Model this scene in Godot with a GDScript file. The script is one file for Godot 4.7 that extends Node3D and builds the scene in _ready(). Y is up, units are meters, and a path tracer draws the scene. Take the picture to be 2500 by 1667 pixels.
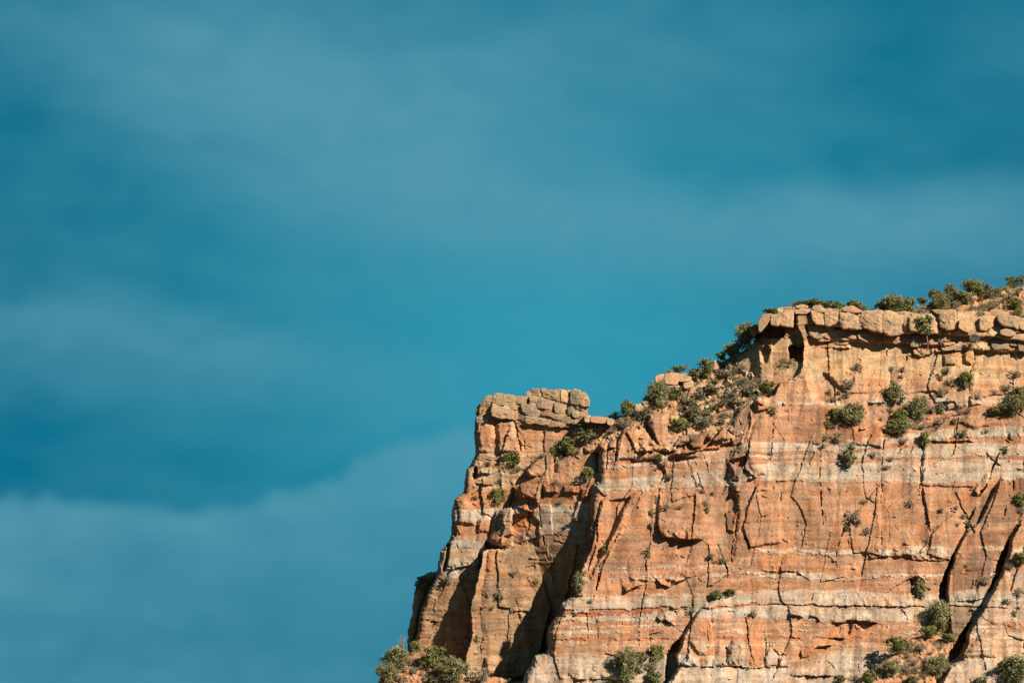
extends Node3D
# A banded sandstone cliff with a blocky rim, a free-standing rock tower on its flank, scrub slopes and junipers.
# Units are metres, y up. The camera stands on the canyon floor and looks up at the rim with a long lens.

const EYE := Vector3(0.0, 1.7, 0.0)
const PITCH := 14.0
const FOV := 14.0
const MPP := 0.0495          # metres on the cliff per survey unit
# survey tiles: close looks at the cliff from which positions were read (origin x, origin y, scale)
const TILE := {1: [1100.0, 900.0, 3.92], 2: [900.0, 1270.0, 3.95], 3: [1400.0, 1270.0, 3.95], 4: [2000.0, 1270.0, 3.95], 5: [1550.0, 880.0, 3.92],
	6: [2000.0, 880.0, 3.92], 7: [1750.0, 650.0, 5.226], 8: [2120.0, 650.0, 5.226], 9: [1800.0, 1270.0, 3.95], 10: [1140.0, 940.0, 7.35],
	11: [1820.0, 740.0, 6.918], 12: [2160.0, 740.0, 6.918], 13: [2300.0, 900.0, 3.92], 14: [1123.0, 879.0, 2.918], 0: [0.0, 0.0, 1.0]}

# rock colours, linear base colours of the sandstones
const C_ORANGE := Color(0.290, 0.150, 0.083)
const C_BRIGHT := Color(0.352, 0.147, 0.062)
const C_RUST := Color(0.232, 0.090, 0.046)
const C_WHITE := Color(0.328, 0.243, 0.172)
const C_TAN := Color(0.365, 0.228, 0.122)
const C_PEACH := Color(0.352, 0.194, 0.108)
const C_BROWN := Color(0.143, 0.080, 0.049)
const C_GREY := Color(0.182, 0.138, 0.091)
const C_VARNISH := Color(0.079, 0.049, 0.034)
const C_SOIL := Color(0.316, 0.152, 0.079)

var focal := 833.5 / tan(deg_to_rad(FOV / 2.0))
var used := {}
var rock_material: StandardMaterial3D
var soil_material: StandardMaterial3D
var leaf_material: StandardMaterial3D
var bark_material: StandardMaterial3D
var bump_noise := FastNoiseLite.new()
var tone_noise := FastNoiseLite.new()


func ray(u: float, v: float) -> Vector3:
	var d := Vector3((u - 1250.0) / focal, -(v - 833.5) / focal, -1.0)
	return d.rotated(Vector3.RIGHT, deg_to_rad(PITCH))


func Z(k: int, a: Array) -> PackedVector2Array:
	var t: Array = TILE[k]
	var out := PackedVector2Array()
	for i in range(0, a.size(), 2):
		out.append(Vector2(t[0] + a[i] / t[2], t[1] + a[i + 1] / t[2]))
	return out


func numbered(called: String) -> String:
	used[called] = used.get(called, 0) + 1
	return called if used[called] == 1 else "%s_%03d" % [called, used[called] - 1]


func tag(o: Node, label: String, category := "", group := "", kind := "") -> void:
	if label: o.set_meta("label", label)
	if category: o.set_meta("category", category)
	if group: o.set_meta("group", group)
	if kind: o.set_meta("kind", kind)


func noise(kind: int, freq: float, octaves: int, sd: int) -> FastNoiseLite:
	var n := FastNoiseLite.new()
	n.noise_type = kind
	n.frequency = freq
	n.seed = sd
	n.fractal_octaves = octaves
	n.fractal_type = FastNoiseLite.FRACTAL_FBM if octaves > 1 else FastNoiseLite.FRACTAL_NONE
	return n


# A rock face: a fine grid laid on a leaning plane, whose relief is cut and built up along one direction that points out of the cliff.
class Sheet:
	var u0: float
	var v0: float
	var s: float
	var nx: int
	var ny: int
	var at: Vector3
	var ax: float
	var ay: float
	var out_dir: Vector3
	var host
	var H := PackedFloat32Array()
	var K := PackedByteArray()
	var R := PackedFloat32Array()
	var G := PackedFloat32Array()
	var B := PackedFloat32Array()
	var WU := PackedFloat32Array()
	var WV := PackedFloat32Array()
	var D := PackedFloat32Array()
	var S := PackedFloat32Array()
	var N := PackedFloat32Array()
	var L := PackedFloat32Array()
	var T := PackedFloat32Array()

	func _init(h, a: Vector2, b: Vector2, step: float, ref: Vector2, z: float, slope_x: float, slope_y: float, warp := 5.0, sd := 1):
		host = h
		u0 = a.x; v0 = a.y; s = step
		nx = int((b.x - a.x) / s) + 1
		ny = int((b.y - a.y) / s) + 1
		ax = slope_x; ay = slope_y
		var d: Vector3 = host.ray(ref.x, ref.y)
		at = host.EYE + d * (z / d.z)
		out_dir = -host.ray((a.x + b.x) / 2, (a.y + b.y) / 2).normalized()
		var n := nx * ny
		for arr in [H, R, G, B, WU, WV, D, S, N, L, T]:
			arr.resize(n)
		K.resize(n); K.fill(1)
		var w1: FastNoiseLite = host.noise(FastNoiseLite.TYPE_SIMPLEX_SMOOTH, 0.016, 4, sd)
		var w2: FastNoiseLite = host.noise(FastNoiseLite.TYPE_SIMPLEX_SMOOTH, 0.016, 4, sd + 7)
		var w3: FastNoiseLite = host.noise(FastNoiseLite.TYPE_SIMPLEX_SMOOTH, 0.035, 4, sd + 13)
		var w4: FastNoiseLite = host.noise(FastNoiseLite.TYPE_SIMPLEX_SMOOTH, 0.03, 4, sd + 19)
		var w5: FastNoiseLite = host.noise(FastNoiseLite.TYPE_SIMPLEX, 0.09, 3, sd + 23)
		for j in ny:
			for i in nx:
				var k := j * nx + i
				var u := u0 + i * s
				var v := v0 + j * s
				WU[k] = u + w1.get_noise_2d(u, v) * warp * 1.6 + w5.get_noise_2d(u, v) * 1.5
				WV[k] = v + w2.get_noise_2d(u, v) * warp * 1.6 + w5.get_noise_2d(u + 300.0, v) * 1.5
				L[k] = w4.get_noise_2d(u * 0.35, v * 1.6) * 1.7
				N[k] = w3.get_noise_2d(u, v) * 1.7

	func plane(u: float, v: float) -> Vector3:
		var e: Vector3 = host.EYE
		var d: Vector3 = host.ray(u, v)
		return e + d * ((at.z - ax * at.x + ay * (e.y - at.y)) / (d.z - ax * d.x - ay * d.y))

	func height(u: float, v: float) -> float:
		var i := clampi(int(round((u - u0) / s)), 0, nx - 1)
		var j := clampi(int(round((v - v0) / s)), 0, ny - 1)
		return H[j * nx + i]

	func point(u: float, v: float) -> Vector3:
		return plane(u, v) + out_dir * height(u, v)

	func box(pts: PackedVector2Array, r: float) -> Rect2i:
		var lo := pts[0]
		var hi := pts[0]
		for p in pts:
			lo = lo.min(p); hi = hi.max(p)
		r += 9.0
		var i0 := clampi(int((lo.x - r - u0) / s), 0, nx)
		var i1 := clampi(int((hi.x + r - u0) / s) + 1, 0, nx)
		var j0 := clampi(int((lo.y - r - v0) / s), 0, ny)
		var j1 := clampi(int((hi.y + r - v0) / s) + 1, 0, ny)
		return Rect2i(i0, j0, maxi(0, i1 - i0), maxi(0, j1 - j0))

	func dist(pts: PackedVector2Array, closed: bool, r: float) -> Rect2i:
		var b := box(pts, r)
		for j in range(b.position.y, b.end.y):
			for i in range(b.position.x, b.end.x):
				D[j * nx + i] = 1e9
		var m := pts.size() if closed else pts.size() - 1
		for q in m:
			var p0 := pts[q]
			var p1 := pts[(q + 1) % pts.size()]
			var e := p1 - p0
			var l2 := maxf(e.length_squared(), 0.001)
			var c := box(PackedVector2Array([p0, p1]), r)
			for j in range(c.position.y, c.end.y):
				for i in range(c.position.x, c.end.x):
					var k := j * nx + i
					var x := WU[k] - p0.x
					var y := WV[k] - p0.y
					var t := clampf((x * e.x + y * e.y) / l2, 0.0, 1.0)
					var dx := x - e.x * t
					var dy := y - e.y * t
					var dd := sqrt(dx * dx + dy * dy)
					if dd < D[k]:
						D[k] = dd
						T[k] = (q + t) / m
						S[k] = e.x * y - e.y * x
		return b

	func middle(pts: PackedVector2Array) -> Vector2:
		var lo := pts[0]
		var hi := pts[0]
		for p in pts:
			lo = lo.min(p); hi = hi.max(p)
		return (lo + hi) / 2.0

	func within(k: int, pts: PackedVector2Array) -> bool:
		return Geometry2D.is_point_in_polygon(Vector2(WU[k], WV[k]), pts)

	# keep only what lies inside an outline; its rim rolls back by drop over a width r
	func outline(pts: PackedVector2Array, r: float, drop: float) -> void:
		var b := dist(pts, true, r)
		K.fill(0)
		for j in range(b.position.y, b.end.y):
			for i in range(b.position.x, b.end.x):
				var k := j * nx + i
				if within(k, pts):
					K[k] = 1
					if D[k] < r:
						var q := 1.0 - D[k] / r
						H[k] -= drop * (1.0 - sqrt(maxf(0.0, 1.0 - q * q)))

	# roll the face back along an open line
	func roll(pts: PackedVector2Array, r: float, drop: float) -> void:
		var b := dist(pts, false, r)
		for j in range(b.position.y, b.end.y):
			for i in range(b.position.x, b.end.x):
				var k := j * nx + i
				if D[k] < r:
					var q := 1.0 - D[k] / r
					H[k] -= drop * (1.0 - sqrt(maxf(0.0, 1.0 - q * q)))

	# build the face out (or in) inside an outline; soft is the width of its edge; gu, gv tilt it (metres per unit)
	func lift(pts: PackedVector2Array, h: float, soft: float, gu := 0.0, gv := 0.0) -> void:
		var b := dist(pts, true, soft)
		var c := middle(pts)
		for j in range(b.position.y, b.end.y):
			for i in range(b.position.x, b.end.x):
				var k := j * nx + i
				if within(k, pts):
					var q := clampf(D[k] / soft, 0.0, 1.0)
					H[k] += (h + gu * (u0 + i * s - c.x) + gv * (v0 + j * s - c.y)) * q * (2.0 - q)

	# a mass that stands in front where it is higher than what is there
	func mass(pts: PackedVector2Array, h: float, gu: float, gv: float, r: float, drop: float) -> void:
		var b := dist(pts, true, r)
		var c := middle(pts)
		for j in range(b.position.y, b.end.y):
			for i in range(b.position.x, b.end.x):
				var k := j * nx + i
				if within(k, pts):
					var x := h + gu * (u0 + i * s - c.x) + gv * (v0 + j * s - c.y)
					if D[k] < r:
						var q := 1.0 - D[k] / r
						x -= drop * (1.0 - sqrt(maxf(0.0, 1.0 - q * q)))
					H[k] = maxf(H[k], x)

	func crack(pts: PackedVector2Array, w: float, depth: float) -> void:
		var b := dist(pts, false, w * 2.0)
		for j in range(b.position.y, b.end.y):
			for i in range(b.position.x, b.end.x):
				var k := j * nx + i
				var ww := w * clampf(0.75 + 1.1 * N[k], 0.0, 1.5) * clampf(minf(T[k], 1.0 - T[k]) * 4.0, 0.35, 1.0)
				if ww > 0.0 and D[k] < ww:
					H[k] -= depth * (1.0 - pow(D[k] / ww, 2.0))

	# a broken-off edge: the face stands proud by h on one side of a line (side 1 is the right hand of the walk in the drawing) and dies out over reach
	func lip(pts: PackedVector2Array, h: float, reach: float, side := 1.0) -> void:
		var b := dist(pts, false, reach)
		for j in range(b.position.y, b.end.y):
			for i in range(b.position.x, b.end.x):
				var k := j * nx + i
				if D[k] < reach and S[k] * side > 0.0:
					var q := 1.0 - D[k] / reach
					H[k] += h * q * clampf(minf(T[k], 1.0 - T[k]) * 6.0, 0.15, 1.0) * clampf(0.9 + 0.7 * N[k], 0.2, 1.4)

	func paint(pts: PackedVector2Array, c: Color, a: float, soft := 6.0, broken := 0.5) -> void:
		var b := dist(pts, true, soft)
		for j in range(b.position.y, b.end.y):
			for i in range(b.position.x, b.end.x):
				var k := j * nx + i
				if within(k, pts):
					var t := clampf(D[k] / soft, 0.0, 1.0) * a * clampf(1.0 + broken * N[k] * 1.5, 0.0, 1.0)
					R[k] += (c.r - R[k]) * t; G[k] += (c.g - G[k]) * t; B[k] += (c.b - B[k]) * t

	func streak(pts: PackedVector2Array, w: float, c: Color, a: float) -> void:
		var b := dist(pts, false, w)
		for j in range(b.position.y, b.end.y):
			for i in range(b.position.x, b.end.x):
				var k := j * nx + i
				if D[k] < w:
					var t := (1.0 - pow(D[k] / w, 2.0)) * a * clampf(0.8 + N[k], 0.0, 1.0)
					R[k] += (c.r - R[k]) * t; G[k] += (c.g - G[k]) * t; B[k] += (c.b - B[k]) * t

	func fill(c: Color) -> void:
		R.fill(c.r); G.fill(c.g); B.fill(c.b)

	# beds of rock: rows of [colour, v of the bed's top at each of the us]
	func beds(us: Array, rows: Array, ragged := 5.0) -> void:
		var proud := {host.C_WHITE: 0.07, host.C_RUST: -0.11, host.C_PEACH: 0.05}   # hard beds stand out, soft ones weather back
		for j in ny:
			for i in nx:
				var k := j * nx + i
				if K[k] == 0: continue
				var u := WU[k]
				var v := WV[k] + L[k] * ragged
				var q := 0
				while q < us.size() - 2 and u > us[q + 1]: q += 1
				var t: float = clampf((u - us[q]) / (us[q + 1] - us[q]), 0.0, 1.0)
				var c: Color = rows[0][0]
				for r in rows:
					if v < lerpf(r[q + 1], r[q + 2], t): break
					if r.size() == us.size() + 1 or L[k] + 0.5 * N[k] > r[us.size() + 1]:
						c = r[0]
				R[k] = c.r; G[k] = c.g; B[k] = c.b
				H[k] += proud.get(c, 0.0)

	# weathered relief: broad swells, knobs, beds and upright joints
	func weather(swell: float, knobs: float, bedding: float, blocks: float, sd: int) -> void:
		var n1: FastNoiseLite = host.noise(FastNoiseLite.TYPE_SIMPLEX_SMOOTH, 0.10, 3, sd)
		var n2: FastNoiseLite = host.noise(FastNoiseLite.TYPE_SIMPLEX_SMOOTH, 0.75, 4, sd + 1)
		var n3: FastNoiseLite = host.noise(FastNoiseLite.TYPE_SIMPLEX_SMOOTH, 1.0, 3, sd + 2)
		var n4: FastNoiseLite = host.noise(FastNoiseLite.TYPE_CELLULAR, 0.28, 1, sd + 3)
		n4.cellular_return_type = FastNoiseLite.RETURN_CELL_VALUE
		n4.cellular_jitter = 0.9
		for j in ny:
			for i in nx:
				var k := j * nx + i
				if K[k] == 0: continue
				var x := WU[k] * 0.05
				var y := WV[k] * 0.05
				var h := swell * n1.get_noise_2d(x, y * 0.6) + knobs * n2.get_noise_2d(x, y)
				h += bedding * n3.get_noise_2d(x * 0.07, y * 1.5)
				h += blocks * n4.get_noise_2d(x * 1.3, y * 0.55 + 0.3 * x)
				H[k] += h

	# many small breaks of the surface: short proud edges and hairline joints inside an outline
	func breaks(pts: PackedVector2Array, count: int, sd: int, h: float) -> void:
		var rng := RandomNumberGenerator.new()
		rng.seed = sd
		var lo := pts[0]
		var hi := pts[0]
		for p in pts:
			lo = lo.min(p); hi = hi.max(p)
		for q in count:
			var a := Vector2(rng.randf_range(lo.x, hi.x), rng.randf_range(lo.y, hi.y))
			if not Geometry2D.is_point_in_polygon(a, pts): continue
			var way := Vector2.from_angle(rng.randfn() * 0.28 + (PI / 2 - 0.2 if rng.randf() < 0.3 else 0.0))
			var l := rng.randf_range(3.0, 11.0) * (2.0 if rng.randf() < 0.12 else 1.0)
			var line := PackedVector2Array([a])
			for e in 4:
				way = way.rotated(rng.randfn() * 0.35)
				line.append(line[line.size() - 1] + way * l / 2.5)
			if rng.randf() < 0.55:
				lip(line, h * rng.randf_range(0.4, 1.2), rng.randf_range(3.0, 10.0), -1.0 if way.x > 0.5 or way.x > 0.0 else 1.0)
			else:
				crack(line, rng.randf_range(0.9, 1.5), h * rng.randf_range(0.6, 1.4))

	# grain of the colour: mottling, dark desert varnish running down, freshly broken brighter rock
	func grain(varnish: float, fresh: float, sd: int) -> void:
		var n1: FastNoiseLite = host.noise(FastNoiseLite.TYPE_SIMPLEX_SMOOTH, 0.35, 4, sd)
		var n2: FastNoiseLite = host.noise(FastNoiseLite.TYPE_SIMPLEX_SMOOTH, 3.2, 3, sd + 1)
		var n3: FastNoiseLite = host.noise(FastNoiseLite.TYPE_SIMPLEX_SMOOTH, 0.55, 4, sd + 2)
		var n4: FastNoiseLite = host.noise(FastNoiseLite.TYPE_SIMPLEX_SMOOTH, 0.22, 3, sd + 3)
		var n5: FastNoiseLite = host.noise(FastNoiseLite.TYPE_SIMPLEX_SMOOTH, 1.0, 3, sd + 4)
		var cv: Color = host.C_VARNISH
		var cf: Color = host.C_BRIGHT
		for j in ny:
			for i in nx:
				var k := j * nx + i
				if K[k] == 0: continue
				var x := WU[k] * 0.05
				var y := WV[k] * 0.05
				var m := 1.0 + 0.30 * n1.get_noise_2d(x * 1.6, y) + 0.26 * n2.get_noise_2d(x, y) + 0.20 * n2.get_noise_2d(x * 2.6, y * 3.4) + 0.30 * L[k] * 0.6 + 0.14 * n5.get_noise_2d(x * 0.12, y * 1.8)
				var dark := clampf((n3.get_noise_2d(x * 1.5, y * 0.16) + 0.35 * n2.get_noise_2d(x * 0.5, y * 0.5) - 0.02) * 2.2, 0.0, 1.0) * varnish
				var lite := clampf((n4.get_noise_2d(x, y * 0.8) - 0.12) * 3.0, 0.0, 1.0) * fresh
				var r := R[k]; var g := G[k]; var b := B[k]
				r += (cf.r - r) * lite; g += (cf.g - g) * lite; b += (cf.b - b) * lite
				r += (cv.r - r) * dark; g += (cv.g - g) * dark; b += (cv.b - b) * dark
				var hue := 0.16 * n1.get_noise_2d(x + 90.0, y) + 0.16 * n5.get_noise_2d(x * 0.08 + 50.0, y * 2.4)
				R[k] = clampf(r * m, 0.02, 0.75); G[k] = clampf(g * m * (1.0 + hue), 0.01, 0.7); B[k] = clampf(b * m * (1.0 + 2.0 * hue), 0.01, 0.6)

	# the face as a mesh; back is how far its rim is carried back into the hill
	func mesh(back: float, material: Material) -> ArrayMesh:
		var P := PackedVector3Array()
		var C := PackedColorArray()
		var idx := PackedInt32Array()
		var where := PackedInt32Array()
		where.resize(nx * ny); where.fill(-1)
		for j in ny:
			for i in nx:
				var k := j * nx + i
				if K[k] == 0: continue
				where[k] = P.size()
				P.append(plane(u0 + i * s, v0 + j * s) + out_dir * H[k])
				C.append(Color(R[k], G[k], B[k]))
		var face := P.size()
		var rim := {}
		for j in ny - 1:
			for i in nx - 1:
				var k := j * nx + i
				var a := where[k]; var b := where[k + 1]; var c := where[k + nx]; var d := where[k + nx + 1]
				if a < 0 or b < 0 or c < 0 or d < 0:
					continue
				if absf(H[k] - H[k + nx + 1]) < absf(H[k + 1] - H[k + nx]):
					idx.append_array([a, b, d, a, d, c])
				else:
					idx.append_array([a, b, c, b, d, c])
				for e in [[a, b, i, j - 1], [b, d, i + 1, j], [d, c, i, j + 1], [c, a, i - 1, j]]:
					var gone: bool = e[2] < 0 or e[3] < 0 or e[2] >= nx - 1 or e[3] >= ny - 1
					if not gone:
						var q: int = e[3] * nx + e[2]
						gone = where[q] < 0 or where[q + 1] < 0 or where[q + nx] < 0 or where[q + nx + 1] < 0
					if gone:
						rim[Vector2i(e[0], e[1])] = true
		var bk := {}
		for e in rim:
			for q in [e.x, e.y]:
				if not bk.has(q):
					bk[q] = P.size()
					P.append(P[q] + Vector3(0, 0, -back))
					C.append(C[q])
			idx.append_array([e.x, bk[e.x], e.y, e.y, bk[e.x], bk[e.y]])
		var nrm := PackedVector3Array()
		nrm.resize(P.size())
		for q in range(0, idx.size(), 3):
			var a := idx[q]; var b := idx[q + 1]; var c := idx[q + 2]
			var f := (P[c] - P[a]).cross(P[b] - P[a])
			nrm[a] += f; nrm[b] += f; nrm[c] += f
		for q in nrm.size():
			nrm[q] = nrm[q].normalized()
		var arrays := []
		arrays.resize(Mesh.ARRAY_MAX)
		arrays[Mesh.ARRAY_VERTEX] = P
		arrays[Mesh.ARRAY_NORMAL] = nrm
		arrays[Mesh.ARRAY_COLOR] = C
		arrays[Mesh.ARRAY_INDEX] = idx
		var m := ArrayMesh.new()
		m.add_surface_from_arrays(Mesh.PRIMITIVE_TRIANGLES, arrays)
		m.surface_set_material(0, material)
		return m


func part(parent: Node, called: String, m: Mesh) -> MeshInstance3D:
	var o := MeshInstance3D.new()
	o.name = called
	o.mesh = m
	parent.add_child(o, true)
	return o


# One weathered block of rock: its outline seen from the front, a rounded front, and a body that runs back.
func rock_block(pts: PackedVector2Array, sheet: Sheet, proud: float, thick: float, c: Color, rng: RandomNumberGenerator, roundness := 0.5) -> ArrayMesh:
	var loop := pts
	for pass_ in 2:
		var nxt := PackedVector2Array()
		for i in loop.size():
			var a := loop[i]
			var b := loop[(i + 1) % loop.size()]
			var q := lerpf(0.05, 0.25, roundness)
			nxt.append(a.lerp(b, q)); nxt.append(a.lerp(b, 1.0 - q))
		loop = nxt
	var area := 0.0
	for i in loop.size():
		area += loop[i].cross(loop[(i + 1) % loop.size()])
	if area < 0.0:
		loop.reverse()
	var total := 0.0
	for i in loop.size(): total += loop[i].distance_to(loop[(i + 1) % loop.size()])
	var M := clampi(int(total / 2.4), 18, 80)
	var ring := PackedVector2Array()
	var walked := 0.0
	var want := 0.0
	for i in loop.size():
		var a := loop[i]
		var b := loop[(i + 1) % loop.size()]
		var l := a.distance_to(b)
		while ring.size() < M and want <= walked + l:
			ring.append(a.lerp(b, (want - walked) / maxf(l, 0.0001)))
			want += total / M
		walked += l
	M = ring.size()
	var mid := Vector2.ZERO
	for p in ring: mid += p / M
	for i in M: ring[i] += (ring[i] - mid).normalized() * 2.6
	var size := sqrt(absf(area) * 0.5) * MPP
	var edge := clampf(size * lerpf(0.07, 0.34, roundness), 0.04, 0.6)
	var P := PackedVector3Array()
	var C := PackedColorArray()
	var rings := [[0.0, -thick], [0.02, -thick * 0.5], [0.0, -edge * 1.2], [0.05, -edge * 0.5], [0.12, -edge * 0.2], [0.22, -edge * 0.05], [0.36, 0.0], [0.5, 0.02], [0.65, 0.03], [0.82, 0.03]]
	var tilt := Vector2(rng.randf_range(-0.3, 0.3), rng.randf_range(-0.22, 0.22))
	var off := rng.randf() * 50.0
	var grey := rng.randf_range(0.0, 0.55)
	for r in rings:
		for p in ring:
			var q: Vector2 = p.lerp(mid, r[0])
			var base := sheet.plane(q.x, q.y) + sheet.out_dir * proud
			var front: float = r[1] + (q.x - mid.x) * MPP * tilt.x + (q.y - mid.y) * MPP * tilt.y if r[1] > -thick * 0.5 else r[1]
			var w := base + sheet.out_dir * front
			var b := bump_noise.get_noise_3d(w.x * 0.7 + off, w.y * 0.7, w.z * 0.7) * minf(0.2, size * 0.09) + bump_noise.get_noise_3d(w.x * 1.2, w.y * 3.6 + off, w.z * 1.2) * minf(0.22, size * 0.11)
			var dir: Vector3 = Vector3((q.x - mid.x), -(q.y - mid.y), 0.0).normalized() * (1.0 - r[0]) * 0.6 + sheet.out_dir * (0.3 + r[0])
			P.append(w + dir * b)
			C.append(block_tone(w, c, grey, off))
	P.append(sheet.plane(mid.x, mid.y) + sheet.out_dir * (proud + 0.03))
	C.append(block_tone(P[P.size() - 1], c, grey, off))
	var idx := PackedInt32Array()
	for r in rings.size() - 1:
		for i in M:
			var a := r * M + i
			var b := r * M + (i + 1) % M
			idx.append_array([a, b, a + M, b, b + M, a + M])
	var last := (rings.size() - 1) * M
	for i in M:
		idx.append_array([last + i, last + (i + 1) % M, P.size() - 1])
	var st := SurfaceTool.new()
	st.begin(Mesh.PRIMITIVE_TRIANGLES)
	for i in P.size():
		st.set_color(C[i])
		st.add_vertex(P[i])
	for i in idx: st.add_index(i)
	st.generate_normals()
	st.set_material(rock_material)
	return st.commit()


func block_tone(w: Vector3, c: Color, grey: float, off: float) -> Color:
	var a := tone_noise.get_noise_3d(w.x * 0.9 + off, w.y * 0.9, w.z * 0.9)
	var b := tone_noise.get_noise_3d(w.x * 5.0, w.y * 5.0, w.z * 5.0 + off)
	var t := clampf(a * 2.2 + grey - 0.1, 0.0, 0.85)
	var k := c.lerp(C_GREY, t)
	var m := 1.0 + 0.30 * b + 0.2 * a
	return Color(minf(k.r * m, 0.8), minf(k.g * m, 0.75), minf(k.b * m, 0.7))


# ---------------------------------------------------------------- plants

func tube(st: SurfaceTool, pts: Array, r0: float, r1: float, c: Color) -> void:
	var n := 6
	for k in pts.size() - 1:
		var a: Vector3 = pts[k]
		var b: Vector3 = pts[k + 1]
		var ra := lerpf(r0, r1, float(k) / (pts.size() - 1))
		var rb := lerpf(r0, r1, float(k + 1) / (pts.size() - 1))
		var d := (b - a).normalized()
		var x := d.cross(Vector3(0.3, 0.1, 1.0)).normalized()
		var y := d.cross(x)
		for i in n:
			var t0 := TAU * i / n
			var t1 := TAU * (i + 1) / n
			var e0 := x * cos(t0) + y * sin(t0)
			var e1 := x * cos(t1) + y * sin(t1)
			st.set_color(c)
			for p in [a + e0 * ra, b + e0 * rb, a + e1 * ra, a + e1 * ra, b + e0 * rb, b + e1 * rb]:
				st.add_vertex(p)


# w and h are the crown's size in metres; low is where it starts above the root; leaf the size of a spray
func plant_meshes(sd: int, w: float, h: float, low: float, lobes: int, leaves: int, leaf: float, tones: Array, twiggy: float, lean := 0.0) -> Array:
	var rng := RandomNumberGenerator.new()
	rng.seed = sd
	var st := SurfaceTool.new()
	st.begin(Mesh.PRIMITIVE_TRIANGLES)
	var wood := SurfaceTool.new()
	wood.begin(Mesh.PRIMITIVE_TRIANGLES)
	var bark := Color(0.14, 0.10, 0.072)
	var fork := Vector3(lean * 0.4, h * maxf(low, 0.18), 0.0)
	var thick := clampf(w * 0.035, 0.03, 0.14)
	tube(wood, [Vector3(0, -0.14 * h, -w * 0.22), Vector3(0.02 * w, 0.02 * h, -w * 0.05), fork * Vector3(0.5, 0.6, 1), fork], thick, thick * 0.7, bark)
	var total := 0.0
	var balls := []
	for k in lobes:
		var t := (k + 0.5) / lobes
		var a := k * 2.399 + rng.randf_range(-0.5, 0.5)
		var y := lerpf(low, 0.84, pow(t, 0.9)) + rng.randf_range(-0.05, 0.05)
		var girth := sin(clampf((y - low) / (1.02 - low), 0.06, 0.98) * PI * 0.82 + 0.35)
		var r := w * rng.randf_range(0.08, 0.40) * girth
		var size := w * rng.randf_range(0.10, 0.24)
		var c := Vector3(cos(a) * r + lean * y, y * h, sin(a) * r)
		balls.append([c, size, rng.randf_range(0.55, 0.85), rng.randf_range(0.78, 1.2)])
		total += size * size
		var knee := fork.lerp(c, 0.5) + Vector3(rng.randf_range(-0.06, 0.06) * w, -0.03 * h, 0)
		tube(wood, [fork, knee, c], thick * 0.55, thick * 0.12, bark)
	for q in int(twiggy):
		var a := rng.randf() * TAU
		var tip := Vector3(cos(a) * w * rng.randf_range(0.2, 0.52), h * rng.randf_range(0.45, 1.05), sin(a) * w * rng.randf_range(0.2, 0.5))
		var root := Vector3(rng.randf_range(-0.05, 0.05) * w, 0.0, 0.0)
		var g := rng.randf_range(0.8, 1.3)
		tube(wood, [root, root.lerp(tip, 0.5) + Vector3(rng.randf_range(-0.05, 0.05) * w, 0.06 * h, 0), tip], 0.022, 0.008, Color(0.165 * g, 0.136 * g, 0.107 * g))
	for b in balls:
		var n: int = int(leaves * b[1] * b[1] / total)
		var clumps := maxi(3, n / 14)
		for q in clumps:
			var d := Vector3(rng.randfn(), rng.randfn() + 0.25, rng.randfn()).normalized()
			var c: Vector3 = b[0] + d * b[1] * pow(rng.randf(), 0.4) * Vector3(1.0, b[2], 1.0)
			var tone: Color = tones[rng.randi() % tones.size()]
			var g: float = b[3] * rng.randf_range(0.8, 1.2)
			for e in 14:
				var p: Vector3 = c + Vector3(rng.randfn(), rng.randfn(), rng.randfn()) * b[1] * 0.17
				var x := Vector3(rng.randfn(), rng.randfn() + 0.3, rng.randfn()).normalized()
				var y := x.cross(Vector3(rng.randfn(), rng.randfn(), rng.randfn())).normalized()
				var l := leaf * rng.randf_range(0.6, 1.4)
				var m := g * rng.randf_range(0.85, 1.18)
				st.set_color(Color(tone.r * m, tone.g * m, tone.b * m))
				st.add_vertex(p - x * l * 0.6)
				st.add_vertex(p + y * l * 0.34)
				st.add_vertex(p + x * l * 0.7)
				st.add_vertex(p - x * l * 0.6)
				st.add_vertex(p + x * l * 0.7)
				st.add_vertex(p - y * l * 0.3)
	st.set_material(leaf_material)
	wood.set_material(bark_material)
	return [wood.commit(), st.commit(), w, h]


var protos := {}
var counts := {}
const KIND := {
	"J": ["juniper_tree", "juniper", "trunk", "crown"], "B": ["juniper_tree", "juniper", "trunk", "crown"], "P": ["pinyon_pine", "pine tree", "trunk", "crown"],
	"S": ["sage_shrub", "shrub", "stems", "foliage"], "G": ["green_shrub", "shrub", "stems", "foliage"], "T": ["bare_shrub", "shrub", "twigs", "foliage"]}


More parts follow.
